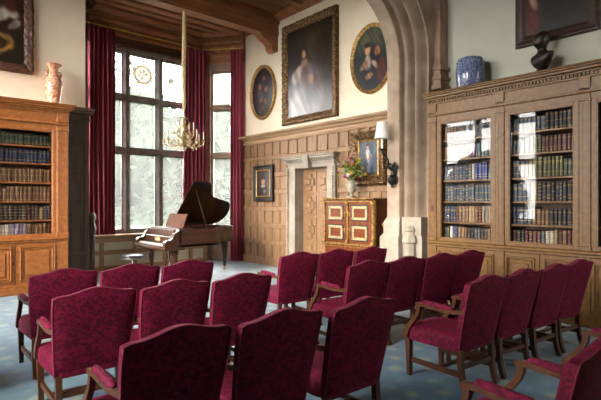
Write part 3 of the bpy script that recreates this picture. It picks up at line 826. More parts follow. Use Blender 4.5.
# large canvas
fn = paint_fn(((52, 50, 58), (46, 38, 34)), [
    (.62, .80, .30, .22, .2, (72, 60, 44), .8), (.86, .5, .16, .5, 0, (48, 34, 28), .7),
    (.40, .20, .34, .30, .5, (150, 148, 158), .7), (.30, .12, .26, .16, .2, (196, 192, 196), .6), (.56, .22, .22, .22, -.4, (112, 108, 122), .7),
    (.42, .45, .13, .16, .1, (132, 104, 104), .5), (.24, .50, .12, .05, .5, (204, 176, 156), .5), (.20, .45, .10, .08, .2, (190, 180, 172), .6),
    (.385, .59, .065, .045, 0, skin, .5), (.385, .71, .075, .075, 0, (58, 34, 24), .5), (.38, .685, .042, .046, 0, skin, .4),
    (.55, .38, .10, .05, -.5, (188, 148, 122), .5), (.68, .33, .10, .12, .3, (86, 66, 66), .7)], 3)
picture((XR, (8.6+6.81)/2, (3.34+5.65)/2), '-X', 1.79, 2.31, .17, fn, M['oldgilt'], 'large carved gilt framed painting of a seated woman in a pale gown', carve=.018, seed=4, deep=.10)
fn = paint_fn(((44, 42, 50), (40, 36, 38)), [(.5, .4, .3, .3, 0, (58, 58, 74), .8), (.36, .62, .09, .07, 0, skin2, .5), (.66, .55, .08, .06, 0, skin2, .5), (.42, .36, .1, .06, .4, (150, 112, 84), .5),
    (.62, .30, .1, .06, -.4, (136, 100, 76), .5), (.5, .16, .2, .07, .2, (92, 76, 66), .6), (.34, .48, .13, .09, .2, (92, 88, 104), .6), (.56, .78, .06, .05, 0, skin2, .5)], 5)
picture((XR, 9.42, 4.28), '-X', 1.04, 1.36, .085, fn, M['gilt'], 'oval gilt framed group painting nearest the bay curtains', oval=True, seed=2, deep=.07)
fn = paint_fn(((36, 42, 46), (58, 66, 58)), [(.5, .8, .4, .2, .1, (96, 98, 78), .8), (.52, .38, .28, .30, 0, (34, 36, 50), .7), (.40, .64, .075, .07, 0, skin, .45), (.66, .60, .075, .075, 0, skin2, .45),
    (.40, .46, .09, .12, .1, (178, 160, 140), .6), (.30, .42, .12, .05, .5, (160, 124, 96), .5), (.60, .40, .12, .04, -.6, (196, 176, 156), .5), (.44, .24, .1, .05, .2, (176, 134, 104), .5), (.40, .73, .09, .04, 0, (40, 26, 20), .5), (.76, .3, .12, .2, 0, (86, 46, 44), .7)], 6)
picture((XR, 5.92, 4.32), '-X', 1.06, 1.36, .075, fn, M['gilt'], 'oval gilt framed painting of two figures partly behind the arch', oval=True, seed=3, deep=.07)
fn = paint_fn(((40, 30, 22), (52, 40, 28)), [(.5, .20, .36, .28, 0, (30, 24, 20), .6), (.48, .58, .13, .16, 0, skin, .45), (.48, .70, .14, .07, 0, (44, 26, 18), .5), (.48, .40, .14, .05, 0, (206, 194, 170), .5), (.58, .2, .08, .05, .3, skin2, .5)], 8)
picture((6.983, 9.31, 2.01), '-X', .80, .90, .115, fn, M['blackframe'], 'small black framed portrait on the limed oak panelling', seed=5, slip=M['gilt'], deep=.06)
fn = paint_fn(((70, 84, 96), (58, 72, 88)), [(.5, .8, .5, .25, 0, (92, 106, 118), .8), (.48, .28, .17, .34, 0, (92, 104, 124), .6), (.50, .25, .08, .30, .05, (150, 156, 166), .6), (.46, .62, .09, .14, 0, (208, 204, 196), .5), (.46, .80, .05, .055, 0, skin, .4),
    (.46, .865, .055, .035, 0, (66, 44, 32), .5), (.36, .56, .04, .1, .4, skin2, .5), (.60, .52, .04, .1, -.4, skin2, .5), (.5, .03, .5, .06, 0, (60, 52, 42), .6)], 9)
picture((6.98, 5.935, 2.395), '-X', .85, 1.03, .17, fn, M['oldgilt'], 'heavily carved gilt framed portrait of a standing woman behind the flowers', carve=.02, seed=9, slip=M['gilt'], deep=.11)
fn = paint_fn(((26, 22, 22), (20, 18, 18)), [(.12, .20, .14, .26, 0, (84, 28, 32), .6), (.14, .36, .05, .1, .5, (176, 138, 116), .5), (.60, .42, .07, .055, .4, (170, 122, 96), .5), (.55, .40, .3, .36, 0, (28, 24, 24), .7), (.5, .72, .12, .12, 0, skin2, .5), (.6, .43, .05, .04, .4, (178, 130, 102), .5)], 12)
picture((XR, 2.59, 4.62), '-X', 1.10, 1.60, .15, fn, M['darkframe'], 'dark wood framed gloomy portrait above the bronze bust', seed=10, deep=.07)
fn = paint_fn(((34, 26, 20), (44, 30, 20)), [(.62, .60, .22, .08, .35, (188, 180, 172), .5), (.80, .68, .12, .07, -.4, (176, 168, 160), .5), (.86, .52, .10, .05, .6, (150, 140, 130), .5), (.60, .25, .24, .13, .15, (168, 128, 64), .35), (.60, .245, .17, .085, .15, (46, 32, 18), .4), (.52, .09, .14, .03, .1, (186, 170, 140), .5), (.3, .7, .2, .12, .3, (92, 58, 36), .6),
    (.8, .78, .1, .1, 0, (78, 44, 30), .6), (.2, .3, .14, .1, 0, (120, 66, 40), .5)], 14)
picture((1.28, YW, 4.62), '-Y', 1.36, 1.60, .15, fn, M['brownframe'], 'dark still life in a carved brown frame above the left bookcase', carve=.014, seed=14, deep=.08)

# ------------------------------------------------------------------ ornaments on the bookcases
root = empty('porcelain_vase', (2.23, 9.22, 3.262), 0, 'orange and white porcelain vase on top of the left bookcase', 'vase')
mb = MB(); mb.lathe([(.085, 0), (.10, .01), (.095, .05), (.12, .14), (.145, .27), (.15, .36), (.135, .45), (.09, .53), (.07, .58), (.068, .65), (.09, .70), (.125, .73), (.13, .745), (.11, .745), (.06, .70), (.05, .6)], 28)
mb.build('body', M['vase'], root, True)
for s in (-1, 1):
    mb = MB(); mb.tube([(s*.085, 0, .50), (s*.125, 0, .53), (s*.13, 0, .58), (s*.10, 0, .615), (s*.066, 0, .61)], .014, 8); mb.sphere((s*.11, 0, .56), .026); mb.build('handle', M['vase'], root, True)
mb = MB(); mb.lathe([(.0, 0), (.17, 0), (.182, .012), (.186, .05), (.205, .12), (.216, .20), (.218, .26), (.214, .33), (.20, .42), (.188, .47), (.182, .49), (.165, .497), (.0, .5)], 32)
for i in range(20):
    a = 2*PI*i/20
    mb.sphere((.196*math.cos(a), .196*math.sin(a), .075), .012, u=6, v=4); mb.sphere((.197*math.cos(a), .197*math.sin(a), .435), .012, u=6, v=4)
o = mb.build('garden_stool', M['bluewhite'], smooth=True); o.location = (6.76, 3.72, 3.262)
tag(o, 'blue and white barrel shaped porcelain stool on top of the right bookcase', 'ceramic stool')
# bronze bust: lofted rings, then a face
root = empty('bronze_bust', (6.76, 2.66, 3.262), 0, 'dark bronze bust of a man on top of the right bookcase', 'sculpture'); root.rotation_euler = (0, 0, math.radians(-28))
mb = MB()
mb.lathe([(.09, 0), (.09, .015), (.07, .03), (.055, .06), (.06, .085), (.075, .10)], 20); mb.build('socle', M['bronze'], root, True)
mb = MB(); rings = []; N = 28
spec = [  # z, cx(front offset toward -x), rx (depth), ry (width)
    (.095, .0, .045, .05), (.125, .0, .06, .075), (.16, -.01, .08, .115), (.21, -.012, .095, .155), (.26, -.01, .098, .182), (.295, .0, .088, .196), (.318, .004, .074, .185), (.335, .004, .062, .12), (.352, .002, .056, .08), (.372, .0, .052, .062),
    (.392, -.004, .054, .06), (.41, -.014, .066, .066), (.435, -.022, .088, .078), (.47, -.018, .10, .09), (.51, -.012, .11, .098), (.55, -.004, .112, .10), (.585, .0, .098, .09), (.612, .004, .066, .062), (.63, .004, .02, .02)]
for z, cx, rx, ry in spec:
    ring = []
    for i in range(N):
        a = 2*PI*i/N; x, y = math.cos(a), math.sin(a); px, py = cx+rx*x, ry*y
        fr = max(0, -x)**6
        if .46 < z < .50: px -= .026*max(0, -x)**40                    # nose
        if .505 < z < .515: px += .008*max(0, -x)**4*abs(math.sin(2.2*a)); px -= .012*max(0, -x)**50
        if .43 < z < .44: px -= .012*fr                                 # chin
        if z > .5 and x > -.5: px *= 1+.05*math.sin(9*a); py *= 1+.05*math.sin(9*a+1)   # curls
        ring.append((px, py, z))
    rings.append(ring)
mb.loft(rings)
for s in (-1, 1): mb.sphere((.005, s*.08, .485), .022, (.8, .4, 1.2), 8, 6)
for s in (-1, 1): mb.sphere((-.088, s*.03, .502), .012, (1, 1.3, .8), 8, 6)
mb.sphere((-.10, 0, .45), .014, (.8, 1.5, .6), 8, 6)
mb.build('head_and_shoulders', M['bronze'], root, True, angle=70)

# ------------------------------------------------------------------ chairs
def make_chair():
    root = empty('armchair', (0, 0, 0))
    # seat: rounded cushion over an upholstered rail
    mb = MB(); rings = []
    def rect(y0, y1, w0, w1, z, inset, crown=0):
        pts = []; N = 6
        def wid(y): return w0+(w1-w0)*(y-y0)/(y1-y0)
        a, b = y0+inset, y1-inset; r = .03
        for i in range(N+1): y = a+(b-a)*i/N; pts.append((wid(y)-inset-(r if i in (0, N) else 0), y))
        for i in range(1, N): f = i/N; pts.append(((wid(b)-inset-r)*(1-2*f), b+.012*math.sin(PI*f)))
        for i in range(N+1): y = b+(a-b)*i/N; pts.append((-(wid(y)-inset-(r if i in (0, N) else 0)), y))
        for i in range(1, N): f = i/N; pts.append((-(wid(a)-inset-r)*(1-2*f), a))
        return [(x, y, z) for x, y in pts]
    for z, ins in ((.325, .012), (.33, .002), (.40, 0), (.43, .004), (.452, .022), (.468, .07), (.474, .14), (.476, .20)):
        rings.append(rect(-.25, .328, .24, .265, z, ins))
    mb.loft(rings); mb.build('seat', M['red'], root, True, angle=60)
    # back: camel shape, leaning
    mb = MB(); NX, NY = 20, 12; H0 = .34
    def top(s):
        a = abs(s); h = .914+.042*(.5+.5*math.cos(PI*min(1, a/.78)))
        if a > .86: h -= .014*((a-.86)/.14)**2
        return h
    def lean(z): return -.235-.135*max(0, (z-H0)/.6)**1.1
    def pt(i, j, front):
        s = -1+2*i/NX; f = j/NY; z = H0+(top(s)-H0)*f; w = .247+.033*min(1, (z-H0)/.45)
        y = lean(z); edge = max(abs(s)**6, (2*abs(f-.5))**8)
        if front: y += .065+.022*(1-edge)-.018*edge
        else: y -= .018*(1-edge)
        return (s*w, y, z)
    fv = [[mb.bm.verts.new(pt(i, j, 1)) for i in range(NX+1)] for j in range(NY+1)]
    bv = [[mb.bm.verts.new(pt(i, j, 0)) for i in range(NX+1)] for j in range(NY+1)]
    for j in range(NY):
        for i in range(NX):
            mb.face([fv[j][i], fv[j][i+1], fv[j+1][i+1], fv[j+1][i]]); mb.face([bv[j][i+1], bv[j][i], bv[j+1][i], bv[j+1][i+1]])
        mb.face([fv[j][0], fv[j+1][0], bv[j+1][0], bv[j][0]]); mb.face([fv[j][NX], bv[j][NX], bv[j+1][NX], fv[j+1][NX]])
    for i in range(NX):
        mb.face([fv[NY][i], fv[NY][i+1], bv[NY][i+1], bv[NY][i]]); mb.face([fv[0][i+1], fv[0][i], bv[0][i], bv[0][i+1]])
    back = mb.build('backrest', M['red'], root, True, angle=50)
    mb = MB()
    pts = [Vector(pt(0, j, 0)) for j in range(0, NY+1)]+[Vector(pt(i, NY, 0)) for i in range(1, NX+1)]+[Vector(pt(NX, j, 0)) for j in range(NY-1, -1, -1)]
    mb.tube(pts, .0045, 6); mb.build('welt', M['welt'], back, True)
    # legs
    for s in (-1, 1):
        mb = MB(); mb.frustum((s*.228, .288, 0), (.018, .018), (s*.232, .292, .335), (.025, .025)); mb.build('leg', M['chairwood'], root)
        mb = MB(); mb.bar([(s*.22, -.285, .0), (s*.22, -.258, .07), (s*.22, -.238, .17), (s*.22, -.228, .345)], .042, [.040, .040, .042, .044]); mb.build('leg', M['chairwood'], root)
        mb = MB(); mb.box((s*.224-.011, -.24, .125), (s*.224+.011, .275, .165)); mb.build('stretcher', M['chairwood'], root)
    mb = MB(); mb.box((-.212, -.02, .13), (.212, .005, .16)); mb.build('stretcher', M['chairwood'], root)
    mb = MB(); mb.box((-.205, -.248, .19), (.205, -.226, .225)); mb.build('stretcher', M['chairwood'], root)
    # arms
    for s in (-1, 1):
        x = s*.257; mb = MB()
        sup = [(x, .305, .345), (x, .295, .40), (x, .262, .455), (x, .212, .515), (x, .172, .57), (x, .155, .62), (x, .158, .652)]
        mb.bar(sup, .034, [.05, .05, .042, .036, .034, .036, .04])
        rail_ = [(x, .183, .655), (x, .11, .662), (x, -.10, .648), (x, -.24, .66), (x, -.30, .675)]
        mb.bar(rail_, [.042, .042, .038, .036, .034], [.028, .03, .03, .032, .034])
        arm = mb.build('arm', M['chairwood'], root, True, angle=45)
        mb = MB(); mb.tube([(x, .12, .672), (x, .10, .680), (x, .01, .680), (x, -.10, .674), (x, -.16, .674), (x, -.185, .668)], [.014, .025, .027, .027, .025, .014], 10, .85)
        mb.build('arm_pad', M['red'], arm, True)
    return root
proto = make_chair()
used = [False]
def put_chair(x, y, yaw, label, group):
    c = proto if not used[0] else copy_tree(proto)
    used[0] = True
    c.location = (x, y, 0); c.rotation_euler = (0, 0, math.radians(yaw)); tag(c, label, 'armchair', group)
def row(xa, ya, xb, yb, n, labels, group):
    """xa,ya .. xb,yb: outer top corners of the backs; chairs spread evenly"""
    L = math.dist((xa, ya), (xb, yb)); t = ((xb-xa)/L, (yb-ya)/L); yaw = math.degrees(math.atan2(t[1], t[0])); nrm = (-t[1], t[0])
    p = (L-.54)/(n-1) if n > 1 else 0
    for i in range(n):
        q = .272+p*i
        put_chair(xa+.02+t[0]*q+JIT.uniform(-.006, .006), ya+t[1]*q+.372+JIT.uniform(-.015, .015), (-1.0 if xa < 3 else -4.5)+JIT.uniform(-.8, .8), labels[i], group)
JIT = random.Random(5)
A = 'crimson damask armchair'
GL, GR = 'crimson armchairs in the left block', 'crimson armchairs in the right block'
row(.905, 4.56, 2.585, 4.33, 3, [A+', leftmost in front row of left block', A+', second in front row of left block', A+', aisle seat in front row of left block below the piano'], GL)
row(.82, 3.41, 2.50, 3.24, 3, [A+', leftmost in second row of left block', A+', middle seat in second row of left block', A+', aisle seat in second row of left block'], GL)
row(.78, 2.08, 2.51, 1.90, 3, [A+' with back filling lower left foreground, leftmost of third row', A+' in middle of third row, left block', A+', aisle seat of third row in left block'], GL)
row(3.45, 4.25, 5.13, 4.03, 3, [A+', aisle seat in front row of right block before the doorcase', A+', middle seat in front row of right block', A+', seat nearest the arch pier in front row of right block'], GR)
row(3.44, 3.13, 5.73, 2.95, 4, [A+', aisle seat in second row of right block', A+', second from aisle in second row of right block', A+', third from aisle in second row of right block', A+', nearest the bookcase in second row of right block'], GR)
row(3.44, 1.86, 5.71, 1.70, 4, [A+', aisle seat of third row, right block, its left side fully visible', A+', second from aisle in third row of right block', A+', third from aisle in third row of right block', A+', nearest the bookcase in third row of right block'], GR)
put_chair(2.37, 1.01, -4, A+' cut off by lower right corner, aisle seat of nearest row', GL)
put_chair(3.83, .95, -4, A+' at right edge, only its arm and seat front in view', GR)

# ------------------------------------------------------------------ piano
root = empty('grand_piano', (4.0, 8.5, 0), 0, 'brown grand piano with raised lid in front of the bay', 'piano'); root.scale = (.94, 1, 1)
W = 1.42
bent = [(1.20, 0), (1.28, .03), (1.34, .11), (1.39, .24), (1.45, .36), (1.56, .46), (1.72, .53), (1.9, .58), (2.06, .64), (2.16, .73), (2.22, .87), (2.25, 1.04), (2.23, 1.20), (2.16, 1.33), (2.06, 1.40), (1.95, W)]
outl = [(.33, 0)]+bent+[(.33, W)]
mb = MB(); mb.prism(outl, .66, .70)                       # bottom board, then the rim
n = len(outl)
cx, cy = 1.1, .75
inn = [(x+(.05 if x < .5 else -.05 if x > 2 else 0)*1, y+(.05 if y < .9 else -.05)) for x, y in outl]
a0 = [mb.bm.verts.new((x, y, .66)) for x, y in outl]; a1 = [mb.bm.verts.new((x, y, 1.0)) for x, y in outl]
b1 = [mb.bm.verts.new((x, y, 1.0)) for x, y in inn]; b0 = [mb.bm.verts.new((x, y, .70)) for x, y in inn]
for i in range(n):
    j = (i+1) % n
    mb.face([a0[i], a0[j], a1[j], a1[i]]); mb.face([a1[i], a1[j], b1[j], b1[i]]); mb.face([b1[i], b1[j], b0[j], b0[i]])
case = mb.build('case', M['walnut'], root)
mb = MB(); mb.prism([(x*.97+.03, y*.96+.03) for x, y in inn], .86, .88); mb.build('soundboard', M['gilt'], root)
mb = MB(); mb.prism([(x-.012 if x < .5 else x+.012, y+(-.012 if y < .9 else .012)) for x, y in outl], .985, 1.005); 
mb.bm.faces.ensure_lookup_table(); mb.bm.free()
mb = MB(); mb.box((0, .0, .60), (.45, W, .69), .008); mb.box((-.015, -.01, .60), (.02, W+.01, .655), .006); mb.build('key_bed', M['walnut'], root)
for y0 in (0, W-.1):                                       # cheeks with a scrolled front
    mb = MB(); cv = [(.0, .69), (.0, .76), (.05, .80), (.12, .80), (.17, .84), (.22, .93), (.33, 1.0), (.36, 1.0), (.36, .69)]
    a = [mb.bm.verts.new((x, y0, z)) for x, z in cv]; b = [mb.bm.verts.new((x, y0+.1, z)) for x, z in cv]
    mb.face(a[::-1]); mb.face(b)
    for i in range(len(cv)): mb.face([a[i], a[(i+1)%len(cv)], b[(i+1)%len(cv)], b[i]])
    mb.build('cheek', M['walnut'], root)
mb = MB()
nk = 52; kw = (W-.22)/nk
for i in range(nk): mb.box((.03, .11+i*kw+.0006, .695), (.19, .11+(i+1)*kw-.0006, .722))
keys = mb.build('keyboard', M['ivory'], root)
mb = MB()
for i in range(nk-1):
    if i % 7 in (0, 1, 3, 4, 5): y = .11+(i+1)*kw; mb.box((.09, y-.006, .722), (.19, y+.006, .735))
mb.build('black_keys', M['ebony'], keys)
mb = MB(); mb.box((.19, .1, .69), (.24, W-.1, .86), .008); mb.box((.24, .1, .84), (.36, W-.1, .99)); fb = mb.build('fallboard', M['walnut'], root)
mb = MB(); mb.box((.184, W/2-.12, .755), (.19, W/2+.12, .835)); mb.build('name_plaque', M['palegilt'], fb)
mb = MB(); mb.box((.34, .06, 1.0), (.72, W-.06, 1.018), .004); mb.build('music_shelf', M['walnut'], root)
mb = MB()
q = [(.54, 1.02), (.555, 1.02), (.67, 1.30), (.655, 1.30)]
a = [mb.bm.verts.new((x, .26, z)) for x, z in q]; b = [mb.bm.verts.new((x, 1.06, z)) for x, z in q]
mb.face(a[::-1]); mb.face(b)
for i in range(4): mb.face([a[i], a[(i+1)%4], b[(i+1)%4], b[i]])
mb.build('music_desk', M['deskwood'], root)
# lid, hinged along the bass side
phi = math.radians(41)
def lidpt(x, y, t): 
    d = W-y; return (x, W-d*math.cos(phi)-t*math.sin(phi)*0+0-t*math.sin(phi), 1.015+d*math.sin(phi)-t*math.cos(phi)*0+t*math.cos(phi))
lo = [(.84, -.01)]+[(x+.012, y-.012) for x, y in bent[:-1]]+[(1.95, W), (.84, W)]
mb = MB(); a = [mb.bm.verts.new(lidpt(x, y, 0)) for x, y in lo]; b = [mb.bm.verts.new(lidpt(x, y, .022)) for x, y in lo]
mb.face(a[::-1]); mb.face(b)
for i in range(len(lo)): mb.face([a[i], a[(i+1)%len(lo)], b[(i+1)%len(lo)], b[i]])
lid = mb.build('lid', M['lidwood'], root)
mb = MB(); fl = [(.86, -.01), (1.2, -.01), (1.2, W), (.86, W)]
a = [mb.bm.verts.new(lidpt(x, y, .024)) for x, y in fl]; b = [mb.bm.verts.new(lidpt(x, y, .044)) for x, y in fl]
mb.face(a[::-1]); mb.face(b)
for i in range(4): mb.face([a[i], a[(i+1)%4], b[(i+1)%4], b[i]])
mb.build('folded_lid_flap', M['walnut'], lid)
p1 = lidpt(1.02, .22, -.005); mb = MB(); mb.tube([(1.0, .03, .99), p1], .013, 8); mb.build('lid_prop', M['lidwood'], root)
for x, y in ((.30, .17), (.30, W-.17), (1.98, .84)):
    mb = MB(); mb.lathe([(.02, .06), (.036, .075), (.034, .12), (.05, .30), (.072, .46), (.062, .49), (.085, .515), (.085, .55), (.07, .56), (.09, .58), (.09, .665 if x > 1 else .61)], 8, (x, y, 0))
    lg = mb.build('leg', M['walnut'], root)
    mb = MB(); mb.lathe([(.008, .03), (.026, .05), (.022, .065)], 10, (x, y, 0)); mb.tube([(x-.01, y-.012, .024), (x-.01, y+.012, .024)], .024, 12); mb.build('caster', M['brass'], lg, True)
mb = MB()
for yy in (W/2-.1, W/2+.1): mb.tube([(.42, yy, .62), (.44, yy*.6+W/2*.4, .40), (.42, yy, .18), (.42, yy, .13)], [.022, .018, .022, .026])
mb.box((.34, W/2-.15, .09), (.5, W/2+.15, .16), .02); ly = mb.build('pedal_lyre', M['walnut'], root)
for yy in (W/2-.06, W/2+.06): mb = MB(); mb.box((.22, yy-.015, .085), (.36, yy+.015, .10), .004); mb.build('pedal', M['brass'], ly)

# stool
root = empty('piano_stool', (3.52, 8.86, 0), 0, 'round dark topped pedestal stool beside the piano keyboard', 'stool')
mb = MB(); mb.lathe([(.0, .545), (.17, .545), (.2, .53), (.205, .51), (.2, .495), (.0, .49)][::-1], 28); mb.build('seat', M['leather'], root, True)
mb = MB(); mb.lathe([(.19, .47), (.2, .475), (.2, .492), (.05, .494)], 28); mb.build('seat_rim', M['steel'], root, True)
mb = MB(); mb.lathe([(.05, .10), (.06, .14), (.045, .18), (.035, .26), (.05, .30), (.03, .34), (.022, .36), (.022, .45), (.06, .47)], 14); mb.build('pedestal', M['steel'], root, True)
for k in range(3):
    a = 2*PI*k/3+.4; mb = MB(); mb.tube([(.03*math.cos(a), .03*math.sin(a), .15), (.12*math.cos(a), .12*math.sin(a), .10), (.21*math.cos(a), .21*math.sin(a), .018)], [.022, .02, .018]); mb.build('leg', M['lidwood'], root, True)

# carved bench end by the dark panelling
mb = MB(); mb.box((2.93, 9.40, 0), (3.0, 9.72, .85), .01); mb.lathe([(.055, .85), (.065, .88), (.05, .91), (.075, .98), (.085, 1.05), (.06, 1.12), (.05, 1.16), (.075, 1.22), (.07, 1.29), (.04, 1.34), (.01, 1.36)], 14, (2.96, 9.46, 0), .08, 5)
tag(mb.build('carved_bench_end', M['darkoak'], smooth=True, angle=40), 'dark carved wooden finial beside the left curtain', 'bench end')

# ------------------------------------------------------------------ cabinet with gilt mounts
CX, CY0, CY1 = 6.5, 5.42, 6.70
mC = frame_mtx((6.96, CY1, 0), '-X'); CW = CY1-CY0; D = .46
root = empty('gilt_mounted_cabinet', mtx=mC, label='red brown cabinet with gilt mounts standing left of the arch pier', cat='cabinet')
mb = MB(); mb.box((.02, .74, 0), (CW-.02, 1.58, D-.02)); mb.build('body', M['cabside'], root)
mb = MB(); mb.box((.0, 1.58, -.0), (CW, 1.62, D+.02), .008); mb.box((.01, 1.545, 0), (CW-.01, 1.58, D)); mb.build('top', M['cabside'], root)
mb = MB()
for x in (.0, CW/2-.03, CW-.06): 
    mb.box((x+.008, .76, D-.03), (x+.052, 1.55, D+.012), .008)
    mb.sphere((x+.03, 1.52, D+.02), .04, (1, 1.2, .7)); mb.sphere((x+.03, .80, D+.02), .04, (1, 1.2, .7))
mb.box((0, 1.545, D-.01), (CW, 1.575, D+.016), .006); mb.box((0, .735, D-.02), (CW, .775, D+.016), .006); mb.box((-.005, 1.60, D-.0), (CW+.005, 1.632, D+.03), .008)
for x in [.05+i*.06 for i in range(20)]: mb.sphere((x, 1.615, D+.03), .016, u=6, v=4)
mb.box((CW-.005, .74, D-.06), (CW+.008, 1.58, D-.0)); mb.build('gilt_mounts', M['gilt'], root, True, angle=30)
for i in range(2):
    x0, x1 = (.065, CW/2-.035) if i == 0 else (CW/2+.035, CW-.065)
    mb = MB(); mb.box((x0, .78, D-.022), (x1, 1.54, D+.002), .003); d = mb.build('door', M['cabinet'], root)
    for y0, y1 in ((.845, 1.105), (1.215, 1.475)):
        a, b = x0+.085, x1-.085
        mb = MB()
        for q in ((a-.02, b+.02, y0-.02, y0), (a-.02, b+.02, y1, y1+.02), (a-.02, a, y0, y1), (b, b+.02, y0, y1)): mb.box((q[0], q[2], D-.0), (q[1], q[3], D+.006))
        mb.build('inlay_border', M['navy'], d)
        mb = MB(); w_ = .05
        for q in ((a, b, y0, y0+w_), (a, b, y1-w_, y1), (a, a+w_, y0+w_, y1-w_), (b-w_, b, y0+w_, y1-w_)): mb.box((q[0], q[2], D-.0), (q[1], q[3], D+.016), .006)
        for cx_ in (a+.02, b-.02):
            for cy_ in (y0+.02, y1-.02): mb.sphere((cx_, cy_, D+.014), .024, u=8, v=5)
        mb.build('gilt_panel_frame', M['cabgilt'], d, True, angle=30)
    xk = CW/2+(-.062 if i == 0 else .062)
    mb = MB()
    for yy in (1.02, 1.32): mb.sphere((xk, yy, D+.01), .018, (1, 2.6, .6)); mb.sphere((xk, yy, D+.02), .015)
    mb.build('lock_plate', M['gilt'], d, True)
mb = MB(); mb.box((.02, .50, .02), (CW-.02, .74, D-.01), .006); dr = mb.build('stand', M['cabinet'], root)
mb = MB()
for q in ((.06, CW-.06, .53, .545), (.06, CW-.06, .70, .715), (.06, .075, .53, .715), (CW-.075, CW-.06, .53, .715)): mb.box((q[0], q[2], D-.012), (q[1], q[3], D+.004))
mb.build('drawer_edging', M['gilt'], dr)
for x in (.05, CW-.05):
    for z in (.05, D-.05):
        mb = MB(); mb.loft([[(x+r*math.cos(2*PI*i/8), y, z+r*math.sin(2*PI*i/8)) for i in range(8)] for r, y in ((.025, 0), (.028, .05), (.022, .08), (.038, .5))]); mb.build('leg', M['cabinet'], root)
mb = MB(); mb.tube([(CW, 1.12, D*.5), (CW+.03, 1.12, D*.5), (CW+.04, 1.08, D*.5)], .014); mb.sphere((CW+.03, 1.14, D*.5), .03); mb.build('side_handle', M['gilt'], root, True)

# urn and flowers
UX, UY, UZ = 6.68, 6.12, 1.6335
mb = MB(); mb.box((-.075, -.075, 0), (.075, .075, .025), .006); mb.lathe([(.06, .025), (.035, .05), (.03, .08), (.06, .11), (.085, .17), (.09, .23), (.075, .28), (.095, .31), (.1, .325), (.085, .33), (.06, .3)], 24, (0, 0, 0), .03, 12)
for s in (-1, 1): mb.tube([(0, s*.08, .17), (0, s*.12, .2), (0, s*.125, .25), (0, s*.085, .29)], .011)
o = mb.build('stone_urn', M['urn'], smooth=True, angle=40); o.location = (UX, UY, UZ); tag(o, 'grey stone urn holding flowers on top of the cabinet', 'urn')
fl = random.Random(21)
root = empty('bouquet', (UX, UY, UZ+.332), 0, 'loose bouquet of pink, yellow and green flowers in the stone urn', 'bouquet')
FC = [('pink', (206, 128, 140)), ('pale pink', (230, 196, 188)), ('yellow', (220, 188, 70)), ('lime', (182, 190, 70)), ('wine', (132, 44, 66)), ('orange', (214, 140, 50)), ('mauve', (160, 140, 168)), ('white', (236, 228, 212))]
FM = {n: mat('petal_'+n.replace(' ', '_'), c, .6, tuple(int(v*.78) for v in c), 30) for n, c in FC}
mb = MB(); tips = []
for k in range(46):
    az = fl.uniform(0, 2*PI); el = fl.uniform(.05, 1.35); rad = fl.uniform(.26, .42)*(.8+.35*math.sin(el))
    tip = Vector((.45*rad*math.cos(el)*math.cos(az), rad*math.cos(el)*math.sin(az), .03+rad*1.05*math.sin(el)))
    mb.tube([(0, 0, .0), tip*.5+Vector((0, 0, .03)), tip], .004, 5); tips.append(tip)
    for q in range(7):
        c = tip*fl.uniform(.45, 1.05)+Vector((fl.uniform(-.05, .05), fl.uniform(-.05, .05), fl.uniform(.0, .05))); d = Vector((fl.uniform(-1, 1), fl.uniform(-1, 1), fl.uniform(-.3, 1))).normalized()
        sd = d.cross(Vector((fl.uniform(-1, 1), 1, .3))).normalized(); l = fl.uniform(.04, .08); up_ = d.cross(sd)*.006
        v = [mb.bm.verts.new(p) for p in (c, c+d*l*.5+sd*l*.22+up_, c+d*l, c+d*l*.5-sd*l*.22+up_)]; mb.face(v)
mb.build('foliage', M['leaf'], root)
for k, tip in enumerate(tips):
    if k % 8 == 7: continue
    nm, _ = FC[(k*5+fl.randrange(3)) % 8]; r = fl.uniform(.034, .056); mb = MB()
    dirn = tip.normalized(); ax = dirn.cross(Vector((.3, .2, 1))).normalized(); ay = dirn.cross(ax)
    mb.sphere(tip, r*.5, u=8, v=5)
    for layer, (np_, rr_, lift) in enumerate(((6, 1.0, .0), (5, .7, .35))):
        for i in range(np_):
            a = 2*PI*i/np_+layer*.5; e = (ax*math.cos(a)+ay*math.sin(a)); s_ = (ax*-math.sin(a)+ay*math.cos(a))
            b_ = tip; m_ = tip+e*r*rr_*.7+dirn*r*(.25+lift); t_ = tip+e*r*rr_*1.25+dirn*r*(.35+lift)
            v = [mb.bm.verts.new(p) for p in (b_, m_+s_*r*.42, t_, m_-s_*r*.42)]; mb.face(v)
    mb.build('flower', FM[nm], root)

# ------------------------------------------------------------------ wall sconce on the pier
SX, SY, SZ = 6.478, 4.95, 2.06
root = empty('wall_sconce', (SX, SY, SZ), 0, 'black iron candle sconce with a white shade on the arch pier', 'wall lamp')
mb = MB(); mb.sphere((-.03, 0, .03), .06, (.5, 1.2, 1.6)); mb.lathe([(.01, -.27), (.035, -.25), (.02, -.23), (.06, -.20), (.085, -.15), (.09, -.10), (.05, -.08), (.07, -.06)], 14, (-.06, 0, 0)); mb.tube([(-.06, .02, .12), (-.10, .08, .16), (-.08, .13, .11), (-.05, .12, .06), (-.05, .08, .07)], .016); mb.tube([(-.06, -.02, .12), (-.10, -.08, .15), (-.08, -.12, .10), (-.05, -.10, .05)], .016); mb.lathe([(.012, -.2), (.03, -.17), (.022, -.14), (.05, -.08), (.04, -.02), (.05, .03), (.03, .09), (.01, .12)], 12, (-.045, 0, 0)); mb.build('backplate', M['iron'], root, True)
mb = MB(); mb.tube([(-.03, 0, .02), (-.09, .0, .03), (-.15, .02, .10), (-.13, .04, .19), (-.17, .06, .27), (-.21, .08, .30), (-.22, .09, .36)], [.028, .026, .024, .022, .02, .02, .02], 8)
